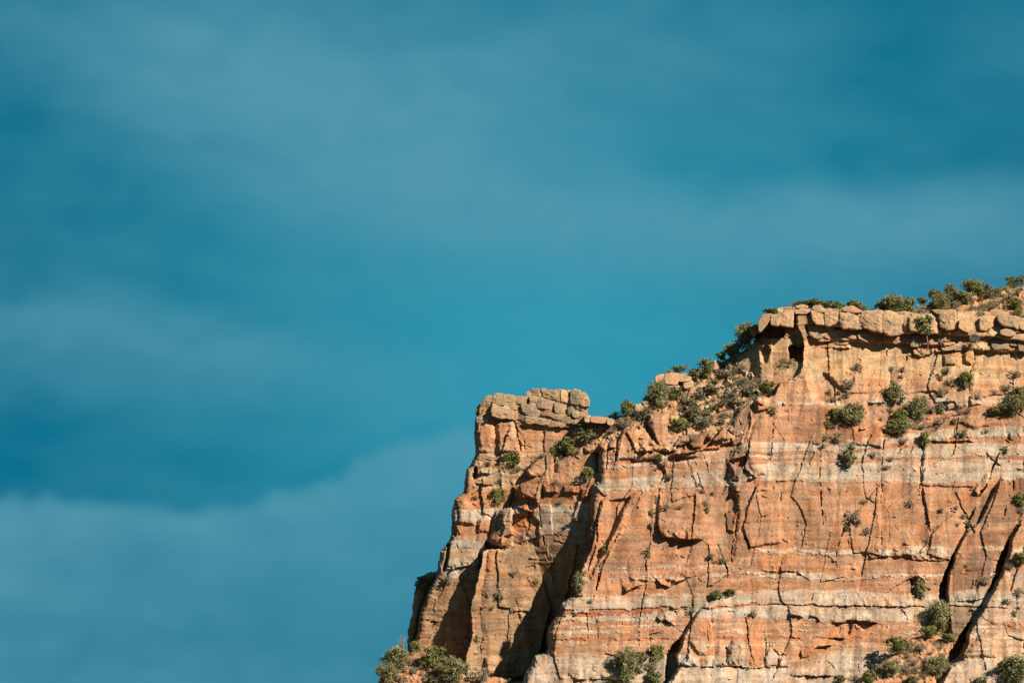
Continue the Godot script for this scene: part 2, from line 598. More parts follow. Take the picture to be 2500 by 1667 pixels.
func make_plants() -> void:
	var olive := [Color(0.142, 0.138, 0.057), Color(0.190, 0.174, 0.074), Color(0.095, 0.097, 0.046), Color(0.235, 0.209, 0.100)]
	var green := [Color(0.119, 0.128, 0.036), Color(0.170, 0.168, 0.048), Color(0.075, 0.084, 0.030), Color(0.221, 0.204, 0.064)]
	var sage := [Color(0.158, 0.145, 0.083), Color(0.203, 0.177, 0.107), Color(0.120, 0.112, 0.062), Color(0.240, 0.209, 0.133)]
	var dull := [Color(0.180, 0.148, 0.101), Color(0.222, 0.180, 0.127), Color(0.137, 0.122, 0.079)]
	protos = {"J": [], "B": [], "P": [], "S": [], "G": [], "T": []}
	for k in 5:
		protos.J.append(plant_meshes(100 + k, 2.6, 2.3, 0.10, 15, 3800, 0.14, olive if k % 2 else green, 14))
		protos.B.append(plant_meshes(200 + k, 4.6, 3.4, 0.08, 26, 8500, 0.16, olive, 6))
		protos.S.append(plant_meshes(300 + k, 1.6, 1.2, 0.10, 11, 900, 0.095, sage, 16))
		protos.G.append(plant_meshes(400 + k, 1.5, 1.4, 0.08, 10, 1300, 0.10, green, 6))
		protos.T.append(plant_meshes(500 + k, 1.7, 1.2, 0.15, 7, 330, 0.085, dull, 46))
	for k in 2:
		protos.P.append(plant_meshes(600 + k, 2.8, 4.6, 0.36, 11, 3000, 0.16, olive, 0, 0.35 if k else -0.25))


func plant(sheet: Sheet, kind: String, at_u: float, at_v: float, w_units: float, h_units: float, label: String, group: String) -> void:
	counts[kind] = counts.get(kind, -1) + 1
	var k: int = counts[kind]
	var set_: Array = protos[kind]
	var m: Array = set_[k % set_.size()]
	var t := Node3D.new()
	t.name = numbered(KIND[kind][0])
	add_child(t)
	var foot := sheet.point(at_u, at_v)
	var mpp := (foot - EYE).length() / focal
	var sx: float = 1.3 * w_units * mpp / m[2]
	var sy: float = 1.12 * h_units * mpp / m[3]
	t.position = foot + sheet.out_dir * 0.10 * w_units * mpp
	t.rotation.y = sin(k * 12.9898) * 0.7
	t.scale = Vector3(sx, sy, sx)
	part(t, KIND[kind][2], m[0])
	part(t, KIND[kind][3], m[1])
	tag(t, label, KIND[kind][1], group)


# low scrub and dry grass that nobody could count: one mass for each slope
func scrub(sheet: Sheet, called: String, label: String, area: PackedVector2Array, count: int, sd: int) -> void:
	var rng := RandomNumberGenerator.new()
	rng.seed = sd
	var clump := noise(FastNoiseLite.TYPE_SIMPLEX_SMOOTH, 0.02, 2, sd)
	var mm := MultiMesh.new()
	mm.transform_format = MultiMesh.TRANSFORM_3D
	mm.mesh = plant_meshes(sd + 900, 1.2, 0.8, 0.06, 9, 420, 0.075, [Color(0.184, 0.162, 0.092), Color(0.227, 0.194, 0.113), Color(0.140, 0.135, 0.070), Color(0.270, 0.227, 0.140)], 0)[1]
	var spots := []
	var lo := area[0]
	var hi := area[0]
	for p in area:
		lo = lo.min(p); hi = hi.max(p)
	for q in count * 12:
		var p := Vector2(rng.randf_range(lo.x, hi.x), rng.randf_range(lo.y, hi.y))
		if spots.size() < count and Geometry2D.is_point_in_polygon(p, area) and clump.get_noise_2d(p.x, p.y) + rng.randf_range(-0.25, 0.25) > 0.0:
			var k := rng.randf_range(0.35, 1.0)
			spots.append(Transform3D(Basis(Vector3.UP, rng.randf() * TAU).scaled(Vector3(k, k * rng.randf_range(0.6, 1.1), k)), sheet.point(p.x, p.y)))
	mm.instance_count = spots.size()
	for q in spots.size():
		mm.set_instance_transform(q, spots[q])
	var o := MultiMeshInstance3D.new()
	o.name = called
	o.multimesh = mm
	add_child(o)
	tag(o, label, "scrub", "", "stuff")


# ---------------------------------------------------------------- sky

var wisp := FastNoiseLite.new()
var drift := FastNoiseLite.new()


func line_at(pts: Array, u: float) -> float:
	for k in range(0, pts.size() - 2, 2):
		if u <= pts[k + 2] or k == pts.size() - 4:
			return lerpf(pts[k + 1], pts[k + 3], smoothstep(0.0, 1.0, clampf((u - pts[k]) / (pts[k + 2] - pts[k]), 0.0, 1.0)))
	return 0.0


func blob(u: float, v: float, cu: float, cv: float, ru: float, rv: float, turn: float) -> float:
	var p := Vector2(u - cu, v - cv).rotated(-turn)
	return exp(-(p.x * p.x / (ru * ru) + p.y * p.y / (rv * rv)))


# thin veils of cloud over a deep teal sky; a and e are azimuth and elevation in degrees
func sky_color(a: float, e: float) -> Color:
	var u := 1250.0 + a * 118.5
	var v := 833.5 - (e - PITCH) * 118.5
	var n := wisp.get_noise_2d(u * 0.6, v * 1.5)
	var big := drift.get_noise_2d(u * 0.55, v * 1.3)
	var near := blob(u, v, 1250, 850, 1900, 1300, 0.0)
	var veil := clampf(0.30 + 0.75 * big, 0.0, 0.9) * (1.0 - near)
	veil += near * 0.07
	veil += 0.78 * blob(u, v, 820, 300, 560, 250, 0.35)
	veil += 0.42 * blob(u, v, 250, 190, 420, 160, 0.25)
	veil += 0.40 * blob(u, v, 1350, 120, 560, 170, 0.1)
	veil += 0.55 * blob(u, v, 1650, 560, 760, 130, 0.09) * smoothstep(-60.0, 70.0, v - line_at([1000, 250, 1350, 330, 1800, 450, 2500, 420], u) + n * 45.0)
	veil += 0.46 * blob(u, v, 2300, 540, 420, 130, 0.05) * smoothstep(-30.0, 60.0, v - 430.0 + n * 50.0)
	veil += 0.55 * blob(u, v, 330, 860, 620, 135, 0.1) * smoothstep(-40.0, 70.0, v - line_at([0, 740, 180, 700, 500, 745, 900, 790], u) + n * 25.0)
	var rim := line_at([-400, 1250, 0, 1240, 260, 1226, 430, 1244, 600, 1228, 690, 1196, 820, 1172, 880, 1120, 1000, 1080, 1120, 1046, 1400, 1010], u) + n * 26.0 + wisp.get_noise_2d(u * 2.2, v * 2.2) * 24.0
	veil += smoothstep(-10.0, 22.0, v - rim) * (0.16 + 0.62 * exp(-maxf(v - rim, 0.0) / 330.0)) * smoothstep(1700.0, 1000.0, u) * smoothstep(-1500.0, 0.0, u)
	var fold := drift.get_noise_2d(u * 2.0 + 400.0, v * 2.0) * 160.0
	var fibre := wisp.get_noise_2d(u * 1.1 + fold * 0.8, v * 3.2 + fold)
	veil += n * 0.12 + fibre * (0.05 + 0.20 * clampf(veil, 0.0, 0.8))
	var open := 0.31 + 0.44 * blob(u, v, 1500, 1050, 900, 480, -0.1) + 0.42 * blob(u, v, 1250, 620, 900, 560, 0.0) + 0.05 * n
	var deep := Color(0.0015, 0.150, 0.256)
	var light := Color(0.036, 0.365, 0.500)
	var c := deep.lerp(light, clampf(open, 0.0, 1.0) - 0.30)
	return c.lerp(Color(0.092, 0.322, 0.425), clampf(veil, 0.0, 1.0) * 0.88)


func make_sky() -> Sky:
	wisp.seed = 5
	wisp.frequency = 0.004
	wisp.fractal_octaves = 4
	drift.seed = 11
	drift.frequency = 0.0012
	drift.fractal_octaves = 3
	var W := 2048
	var low := Image.create(W / 4, W / 8, false, Image.FORMAT_RGBF)
	for y in W / 8:
		for x in W / 4:
			low.set_pixel(x, y, sky_color(wrapf((x + 0.5) / (W / 4.0) * 360.0, -180.0, 180.0), 90.0 - (y + 0.5) / (W / 8.0) * 180.0))
	low.resize(W, W / 2, Image.INTERPOLATE_BILINEAR)
	var ppd := W / 360.0
	for y in range(int((90.0 - 34.0) * ppd), int(92.0 * ppd)):
		for x in range(-int(18 * ppd), int(18 * ppd)):
			low.set_pixel(posmod(x, W), y, sky_color((x + 0.5) / ppd, 90.0 - (y + 0.5) / ppd))
	var m := PanoramaSkyMaterial.new()
	m.panorama = ImageTexture.create_from_image(low)
	m.energy_multiplier = 1.0 / 2.6
	var sky := Sky.new()
	sky.sky_material = m
	return sky


# ---------------------------------------------------------------- materials

func grain_texture(freq: float, lo: float, hi: float, sd: int, octaves := 5) -> NoiseTexture2D:
	var n := noise(FastNoiseLite.TYPE_SIMPLEX_SMOOTH, freq, octaves, sd)
	var t := NoiseTexture2D.new()
	t.width = 512
	t.height = 512
	t.seamless = true
	t.noise = n
	if hi > 0.0:
		var g := Gradient.new()
		g.offsets = PackedFloat32Array([0.0, 1.0])
		g.colors = PackedColorArray([Color(lo, lo, lo), Color(hi, hi, hi)])
		t.color_ramp = g
	return t


func make_materials() -> void:
	rock_material = StandardMaterial3D.new()
	rock_material.resource_name = "sandstone"
	rock_material.vertex_color_use_as_albedo = true
	rock_material.albedo_texture = grain_texture(0.03, 0.80, 1.0, 3)
	rock_material.uv1_triplanar = true
	rock_material.uv1_world_triplanar = true
	rock_material.uv1_scale = Vector3.ONE * 0.23
	rock_material.roughness = 0.95
	rock_material.metallic_specular = 0.2
	rock_material.heightmap_enabled = true
	rock_material.heightmap_texture = grain_texture(0.022, 0.0, 0.0, 8)
	rock_material.heightmap_scale = 4.0
	soil_material = rock_material.duplicate()
	soil_material.resource_name = "stony_soil"
	leaf_material = StandardMaterial3D.new()
	leaf_material.resource_name = "leaves"
	leaf_material.vertex_color_use_as_albedo = true
	leaf_material.roughness = 0.8
	leaf_material.metallic_specular = 0.25
	leaf_material.cull_mode = BaseMaterial3D.CULL_DISABLED
	leaf_material.backlight_enabled = true
	leaf_material.backlight = Color(0.35, 0.4, 0.2)
	bark_material = StandardMaterial3D.new()
	bark_material.resource_name = "bark"
	bark_material.vertex_color_use_as_albedo = true
	bark_material.roughness = 0.95


# ---------------------------------------------------------------- the place

var cliff: Sheet
var tower: Sheet
var bench: Sheet
var mesa: Sheet
var talus: Sheet
var apron: Sheet
var ledge: Sheet


func structure(called: String, label: String) -> Node3D:
	var o := Node3D.new()
	o.name = called
	add_child(o)
	tag(o, label, "", "", "structure")
	return o


func _ready() -> void:
	var camera := Camera3D.new()
	camera.name = "camera"
	camera.position = EYE
	camera.rotation_degrees.x = PITCH
	camera.fov = FOV
	camera.near = 0.5
	camera.far = 6000.0
	add_child(camera)
	camera.current = true

	var env := Environment.new()
	env.background_mode = Environment.BG_SKY
	env.sky = make_sky()
	env.tonemap_mode = Environment.TONE_MAPPER_LINEAR
	env.tonemap_exposure = 2.6
	env.sdfgi_enabled = true
	env.ssao_enabled = true
	env.ssil_enabled = true
	var around := WorldEnvironment.new()
	around.name = "environment"
	around.environment = env
	add_child(around)

	var sun := DirectionalLight3D.new()
	sun.name = "sun"
	sun.light_energy = 1.6
	sun.light_angular_distance = 0.5
	sun.light_color = Color(1.0, 0.955, 0.89)
	sun.shadow_enabled = true
	add_child(sun)
	sun.look_at_from_position(Vector3.ZERO, -Vector3(0.62, 0.50, 0.60), Vector3.UP)

	make_materials()
	bump_noise = noise(FastNoiseLite.TYPE_SIMPLEX_SMOOTH, 1.0, 3, 71)
	tone_noise = noise(FastNoiseLite.TYPE_SIMPLEX_SMOOTH, 1.0, 3, 72)
	make_plants()

	build_ground()
	build_cliff()
	build_tower()
	build_bench()
	build_mesa()
	build_talus()
	build_cap()
	build_tower_cap()
	plant_all()
	scrub(bench, "slope_scrub", "low grey scrub and dry grass on the slope beside the tower", Z(0, [1470, 1030, 1600, 950, 1700, 915, 1790, 880, 1940, 900, 1890, 960, 1790, 1040, 1640, 1060, 1560, 1040]), 420, 11)
	scrub(mesa, "mesa_scrub", "low grey scrub between the junipers above the cap ledge", Z(0, [1900, 772, 2250, 752, 2300, 742, 2400, 715, 2560, 690, 2560, 775, 1900, 780]), 240, 12)
	scrub(apron, "apron_scrub", "low dry scrub on the debris apron below the clefts", Z(0, [2120, 1660, 2220, 1575, 2310, 1570, 2300, 1640, 2270, 1667]), 110, 13)
	scrub(talus, "talus_scrub", "low dry scrub on the debris at the tower's foot", Z(0, [930, 1667, 960, 1615, 1060, 1622, 1140, 1655, 1280, 1672]), 90, 14)


func build_ground() -> void:
	var o := MeshInstance3D.new()
	o.name = "canyon_floor"
	var p := PlaneMesh.new()
	p.size = Vector2(9000, 9000)
	var m := StandardMaterial3D.new()
	m.albedo_texture = grain_texture(0.02, 0.22, 0.36, 21)
	m.albedo_color = Color(0.98, 0.82, 0.66)
	m.uv1_triplanar = true
	m.uv1_world_triplanar = true
	m.uv1_scale = Vector3.ONE * 0.05
	m.roughness = 1.0
	p.material = m
	o.mesh = p
	add_child(o)
	tag(o, "sandy canyon floor below the cliff", "", "", "structure")
	# the foot of the cliff, between the picture's lower edge and the canyon floor
	var foot := Sheet.new(self, Vector2(800, 1690), Vector2(2700, 2620), 14.0, Vector2(1800, 1700), -324.0, 0.0, -0.30, 8.0, 77)
	foot.fill(C_BROWN)
	foot.weather(2.0, 0.5, 0.4, 0.8, 78)
	foot.grain(0.5, 0.2, 79)
	var f := structure("cliff_foot", "rocky foot of the cliff below the banded wall")
	part(f, "rock_face", foot.mesh(14.0, rock_material))


func build_cliff() -> void:
	var c := Sheet.new(self, Vector2(1250, 740), Vector2(2580, 1720), 1.6, Vector2(1800, 1200), -330.0, 0.0, -0.30, 2.2, 1)
	cliff = c
	c.outline(Z(0, [1255, 1790, 1272, 1667, 1280, 1640, 1302, 1602, 1328, 1594, 1335, 1574, 1330, 1543, 1345, 1513, 1360, 1493, 1366, 1473, 1400, 1450, 1410, 1404, 1428, 1330, 1429, 1283,
		1434, 1242, 1438, 1206, 1440, 1180, 1455, 1168, 1456, 1122, 1459, 1084, 1507, 1066, 1520, 1046, 1544, 1036, 1574, 1043, 1580, 1010, 1600, 1003, 1636, 1005, 1640, 1062, 1683, 1053,
		1729, 1046, 1774, 1030, 1790, 1005, 1780, 900, 1786, 872, 1800, 855, 1840, 835, 1850, 800, 1875, 778, 1930, 772, 2000, 770, 2120, 770, 2300, 765, 2680, 745, 2680, 1790]), 24.0, 3.5)
	# the large masses: the right-hand wall stands in front of the left one, slabs E and F in front of that
	c.lift(Z(0, [1844, 970, 1820, 1040, 1806, 1080, 1782, 1120, 1778, 1186, 1795, 1222, 1790, 1270, 1796, 1300, 1786, 1390, 1777, 1440, 2700, 1440, 2700, 700, 1850, 700]), 0.7, 16.0, 0.0, -0.7 / 370.0)
	var step_back := Z(0, [1740, 1080, 1795, 1005, 1831, 977, 1848, 968, 1877, 969, 1892, 964, 1907, 936, 1928, 928, 1948, 918, 1962, 890, 1962, 834, 1955, 815, 1940, 780, 1900, 700, 1740, 700])
	c.lift(step_back, -2.9, 3.0, 0.019)
	c.lift(Z(0, [1962, 900, 1985, 985, 2030, 1002, 2110, 1012, 2165, 1062, 2270, 1062, 2320, 1022, 2410, 1006, 2520, 1002, 2700, 1002, 2700, 700, 1962, 700]), -1.6, 22.0)
	c.lift(Z(4, [1780, -410, 1720, -350, 1630, -170, 1540, 20, 1400, 130, 1335, 270, 1290, 400, 1240, 560, 1235, 700, 1245, 830, 1270, 1100, 1240, 1380, 1160, 1568, 1100, 1900, 2400, 1900, 2400, -410]), 1.1, 4.0)
	for w in [[1340, 250, 1260, 390, 1200, 540, 1160, 650, 1160, 760, 1190, 790, 1240, 810, 1230, 700, 1240, 620, 1240, 560, 1290, 400, 1335, 270, 1400, 130, 1480, 0, 1440, 40],
		[1960, 0, 1850, 170, 1760, 300, 1720, 400, 1680, 560, 1620, 700, 1650, 690, 1700, 600, 1750, 520, 1780, 420, 1830, 300, 1840, 200, 1910, 50],
		[1460, 930, 1360, 1120, 1240, 1300, 1240, 1380, 1350, 1320, 1370, 1250, 1410, 1160, 1430, 1090, 1450, 1000]]:
		c.lift(Z(4, w), -2.6, 3.0)
	c.lift(Z(3, [1030, 1140, 960, 1190, 890, 1300, 890, 1400, 880, 1568, 870, 1640, 960, 1500, 1000, 1440, 1040, 1400, 1000, 1380, 990, 1310, 1040, 1200]), -2.4, 4.0)
	c.lift(Z(4, [1910, 30, 1840, 190, 1830, 300, 1780, 420, 1740, 530, 1650, 690, 1570, 840, 1460, 1000, 1430, 1090, 1410, 1160, 1360, 1280, 1370, 1330, 1240, 1390, 1130, 1568, 1060, 1900, 2500, 1900, 2500, 30]), 2.1, 5.0, -0.004, 0.002)
	c.lift(Z(4, [1440, 1335, 1800, 1330, 1975, 1300, 2400, 1290, 2400, 1800, 1060, 1800, 1130, 1568, 1240, 1390, 1350, 1335]), 0.9, 6.0)
	c.lift(Z(3, [1440, 765, 1380, 745, 1260, 815, 1200, 880, 1110, 1000, 1060, 1090, 1040, 1200, 990, 1310, 1000, 1400, 880, 1568, 800, 1800, 2250, 1800, 2250, 1300, 1950, 1000, 1780, 800, 1600, 770]), 1.15, 8.0, -0.0055, 0.0055)
	c.lift(Z(3, [1040, 1400, 1250, 1395, 1500, 1410, 1700, 1400, 1900, 1430, 2080, 1435, 2080, 1800, 800, 1800, 880, 1568, 1000, 1450]), 0.7, 6.0)
	# overhanging bosses and hollows of the left wall
	c.lift(Z(5, [340, 850, 430, 720, 620, 695, 700, 650, 880, 600, 900, 760, 840, 770, 780, 790, 700, 745, 640, 840, 560, 845, 520, 800]), 0.9, 6.0)
	c.lift(Z(5, [690, 690, 780, 650, 880, 610, 900, 770, 840, 760, 780, 790, 700, 750]), 0.5, 10.0)
	c.lift(Z(5, [900, 960, 1090, 900, 1080, 960, 1060, 1000, 1010, 1040, 930, 1010]), -0.9, 6.0)
	c.lift(Z(5, [930, 560, 1010, 420, 1110, 380, 1150, 400, 1120, 540, 1060, 700, 1040, 800, 920, 830]), 0.5, 8.0)
	c.lift(Z(5, [1130, 390, 1170, 350, 1280, 350, 1290, 470, 1180, 500, 1170, 440]), 0.8, 6.0)
	c.lift(Z(5, [1310, 560, 1330, 900, 1250, 1100, 1150, 1120, 1060, 900, 1080, 760, 1150, 580, 1240, 500]), 0.5, 14.0)
	c.lift(Z(1, [1600, 660, 1680, 570, 1740, 545, 1860, 565, 1960, 720, 2100, 900, 2080, 1050, 1960, 880, 1580, 880, 1590, 760]), 0.7, 12.0)
	c.lift(Z(1, [1510, 700, 1590, 660, 1580, 765, 1505, 770]), 0.5, 4.0)
	c.lift(Z(1, [1410, 720, 1500, 705, 1495, 770, 1405, 780]), 0.4, 5.0)
	c.lift(Z(5, [110, 520, 160, 495, 330, 490, 340, 620, 300, 800, 240, 860, 180, 720, 120, 620]), 0.9, 6.0)
	# ribs, gutters and slabs of the left wall: planes that turn against one another
	c.lift(Z(14, [1005, 1000, 1050, 970, 1040, 1080, 1000, 1230, 930, 1420, 850, 1568, 830, 1540, 900, 1400, 960, 1230]), 0.7, 8.0)
	c.lift(Z(14, [1060, 1000, 1210, 970, 1130, 1150, 1060, 1300, 1000, 1420, 930, 1568, 870, 1568, 960, 1380, 1020, 1220]), -0.6, 9.0)
	c.lift(Z(14, [1210, 960, 1290, 930, 1210, 1100, 1115, 1290, 1050, 1370, 1010, 1400, 1070, 1270, 1140, 1130]), 0.6, 7.0)
	c.lift(Z(14, [1300, 930, 1390, 960, 1375, 1200, 1340, 1568, 1000, 1568, 1120, 1300, 1220, 1100]), 0.0, 0.5, 0.008)
	c.lift(Z(14, [1415, 960, 1560, 930, 1690, 930, 1740, 1050, 1780, 1190, 1740, 1275, 1560, 1280, 1450, 1265, 1405, 1180]), 0.55, 5.0, -0.003, 0.004)
	c.lift(Z(14, [1690, 900, 1900, 700, 1990, 850, 2000, 1100, 1960, 1400, 1800, 1420, 1745, 1150]), -0.6, 34.0)
	c.lift(Z(14, [1905, 470, 2000, 360, 2085, 275, 2085, 420, 2060, 600, 2030, 770, 1990, 860, 1920, 860, 1880, 700]), 0.35, 3.0, 0.014)
	c.lift(Z(14, [2085, 275, 2200, 280, 2230, 560, 2215, 690, 2110, 850, 2030, 770, 2060, 600]), 0.35, 3.0, -0.011)
	c.lift(Z(14, [1490, 690, 1560, 600, 1690, 560, 1760, 500, 1890, 450, 1900, 560, 1850, 640, 1740, 640, 1680, 690, 1600, 690]), 0.5, 4.0)
	c.lift(Z(14, [1895, 1080, 1975, 1095, 1960, 1230, 1905, 1210]), 0.4, 3.0)
	c.lift(Z(14, [2010, 1200, 2050, 1060, 2110, 890, 2290, 940, 2290, 1300, 2060, 1340]), 0.4, 5.0)
	# broad slabs of the right-hand wall, each tilted a little its own way
	c.lift(Z(6, [-30, 420, 160, 440, 70, 640, 30, 800, -300, 790, -160, 420]), 0.25, 5.0, 0.006)
	c.lift(Z(6, [320, 650, 600, 600, 610, 830, 330, 800]), 0.3, 4.0, 0.004)
	c.lift(Z(4, [-420, -380, 150, -380, 250, 30, 160, 290, -80, 340, -480, 260]), 0.0, 1.0, 0.0026)
	c.lift(Z(4, [280, 20, 600, -360, 590, 350, 440, 310, 330, 320]), 0.35, 4.0, -0.002)
	c.lift(Z(4, [610, -360, 1080, -380, 1080, 150, 1020, 310, 900, 345, 620, 350]), 0.2, 4.0, 0.003)
	c.lift(Z(4, [1090, 120, 1330, -100, 1440, 20, 1330, 240, 1260, 390, 1040, 330]), 0.35, 5.0, -0.004)
	c.lift(Z(6, [1000, 800, 1700, 780, 1600, 1040, 1480, 1220, 980, 1200]), 0.25, 4.0)
	c.lift(Z(6, [700, 160, 820, 60, 1190, 60, 1130, 290, 830, 320]), 0.3, 5.0, 0.004)
	c.lift(Z(6, [30, 100, 680, 60, 680, 300, 330, 320, 250, 300]), 0.3, 5.0, -0.003)
	c.lift(Z(6, [1480, 60, 2100, 60, 2100, 300, 1700, 330, 1450, 380]), 0.35, 5.0, 0.003)
	# rounded pillars at the foot of the outcrop
	c.lift(Z(3, [1110, 1140, 1200, 1110, 1300, 1140, 1300, 1300, 1210, 1290, 1150, 1220]), 0.5, 10.0)
	c.lift(Z(3, [1040, 1370, 1130, 1230, 1210, 1350, 1200, 1390, 1050, 1395]), 0.55, 10.0)
	c.lift(Z(3, [1350, 1400, 1400, 1200, 1470, 1190, 1480, 1400]), 0.35, 10.0)
	c.lift(Z(3, [1490, 1220, 1540, 1130, 1650, 1140, 1690, 1280, 1700, 1390, 1590, 1395, 1500, 1400]), 0.8, 16.0)
	c.lift(Z(9, [280, 1260, 320, 1230, 400, 1300, 390, 1400, 270, 1410]), 0.45, 6.0)
	c.lift(Z(9, [330, 1235, 440, 1240, 480, 1290, 400, 1300]), 0.4, 4.0)
	c.lift(Z(9, [385, 1310, 500, 1300, 500, 1415, 410, 1410]), 0.5, 6.0)
	c.lift(Z(9, [615, 1250, 760, 1210, 700, 1320, 620, 1335]), 0.5, 4.0)
	c.lift(Z(4, [160, 990, 310, 960, 330, 1000, 300, 1110, 150, 1090]), -0.5, 5.0)
	c.lift(Z(4, [320, 970, 440, 965, 560, 1000, 440, 1060, 370, 1020]), -0.8, 4.0)
	c.lift(Z(4, [60, 1130, 250, 1140, 200, 1180]), -0.7, 3.0)
	c.lift(Z(4, [0, 1220, 130, 1210, 60, 1260, -60, 1250]), -0.7, 3.0)
	c.lift(Z(4, [1360, 1310, 1500, 1110, 1600, 1030, 1700, 1200, 1700, 1310]), 0.5, 14.0)
	c.lift(Z(4, [870, 560, 1000, 560, 1020, 600, 1000, 750, 940, 760, 900, 700]), -0.7, 5.0)
	c.lift(Z(13, [295, 1180, 340, 1100, 430, 990, 465, 1000, 440, 1100, 360, 1230]), 0.35, 6.0)
	c.lift(Z(13, [565, 780, 520, 900, 470, 1000, 430, 1130, 350, 1250, 375, 1170, 440, 1090, 462, 1010, 500, 900]), -1.6, 2.0)
	c.lift(Z(13, [318, 1322, 280, 1400, 250, 1475, 262, 1480, 300, 1400]), -1.6, 2.0)
	c.lift(Z(13, [20, 320, 60, 270, 240, 250, 250, 360, 200, 380, 60, 400]), 0.5, 6.0)
	c.lift(Z(13, [265, 290, 340, 280, 400, 340, 270, 355]), 0.4, 5.0)
	c.lift(Z(13, [150, 510, 250, 420, 400, 430, 480, 480, 470, 560, 300, 580]), 0.4, 10.0)
	c.lift(Z(13, [630, 620, 660, 595, 705, 620, 690, 680, 640, 690]), 0.3, 5.0)
	c.lift(Z(11, [735, 730, 760, 700, 830, 690, 900, 700, 985, 640, 985, 1010, 740, 980]), -3.0, 3.0)
	c.lift(Z(11, [110, 570, 240, 470, 440, 370, 690, 400, 670, 570, 480, 580, 380, 600, 280, 690, 130, 620]), -2.4, 5.0)
	c.lift(Z(7, [540, 1060, 640, 1000, 700, 1060, 640, 1240, 570, 1200]), -0.8, 8.0)
	c.lift(Z(12, [1340, 870, 1420, 740, 1530, 745, 1520, 930, 1480, 1050, 1370, 1000]), 0.5, 6.0)
	c.lift(Z(12, [1010, 870, 1260, 800, 1320, 880, 1200, 1050, 1010, 1040]), 0.45, 5.0)
	# the solid ledge behind the cap's joints
	c.mass(Z(0, [1942, 770, 2000, 762, 2110, 765, 2300, 762, 2500, 760, 2680, 765, 2680, 838, 2500, 836, 2420, 826, 2340, 822, 2270, 816, 2200, 818, 2150, 814, 2100, 802, 2020, 797, 1990, 792, 1945, 800]), 1.35, 0.0, 0.0, 5.0, 1.0)
	c.mass(Z(0, [1965, 800, 2680, 800, 2680, 860, 2400, 858, 2300, 845, 2220, 840, 2120, 838, 2060, 834, 1970, 828]), 0.25, 0.0, 0.0, 6.0, 0.8)
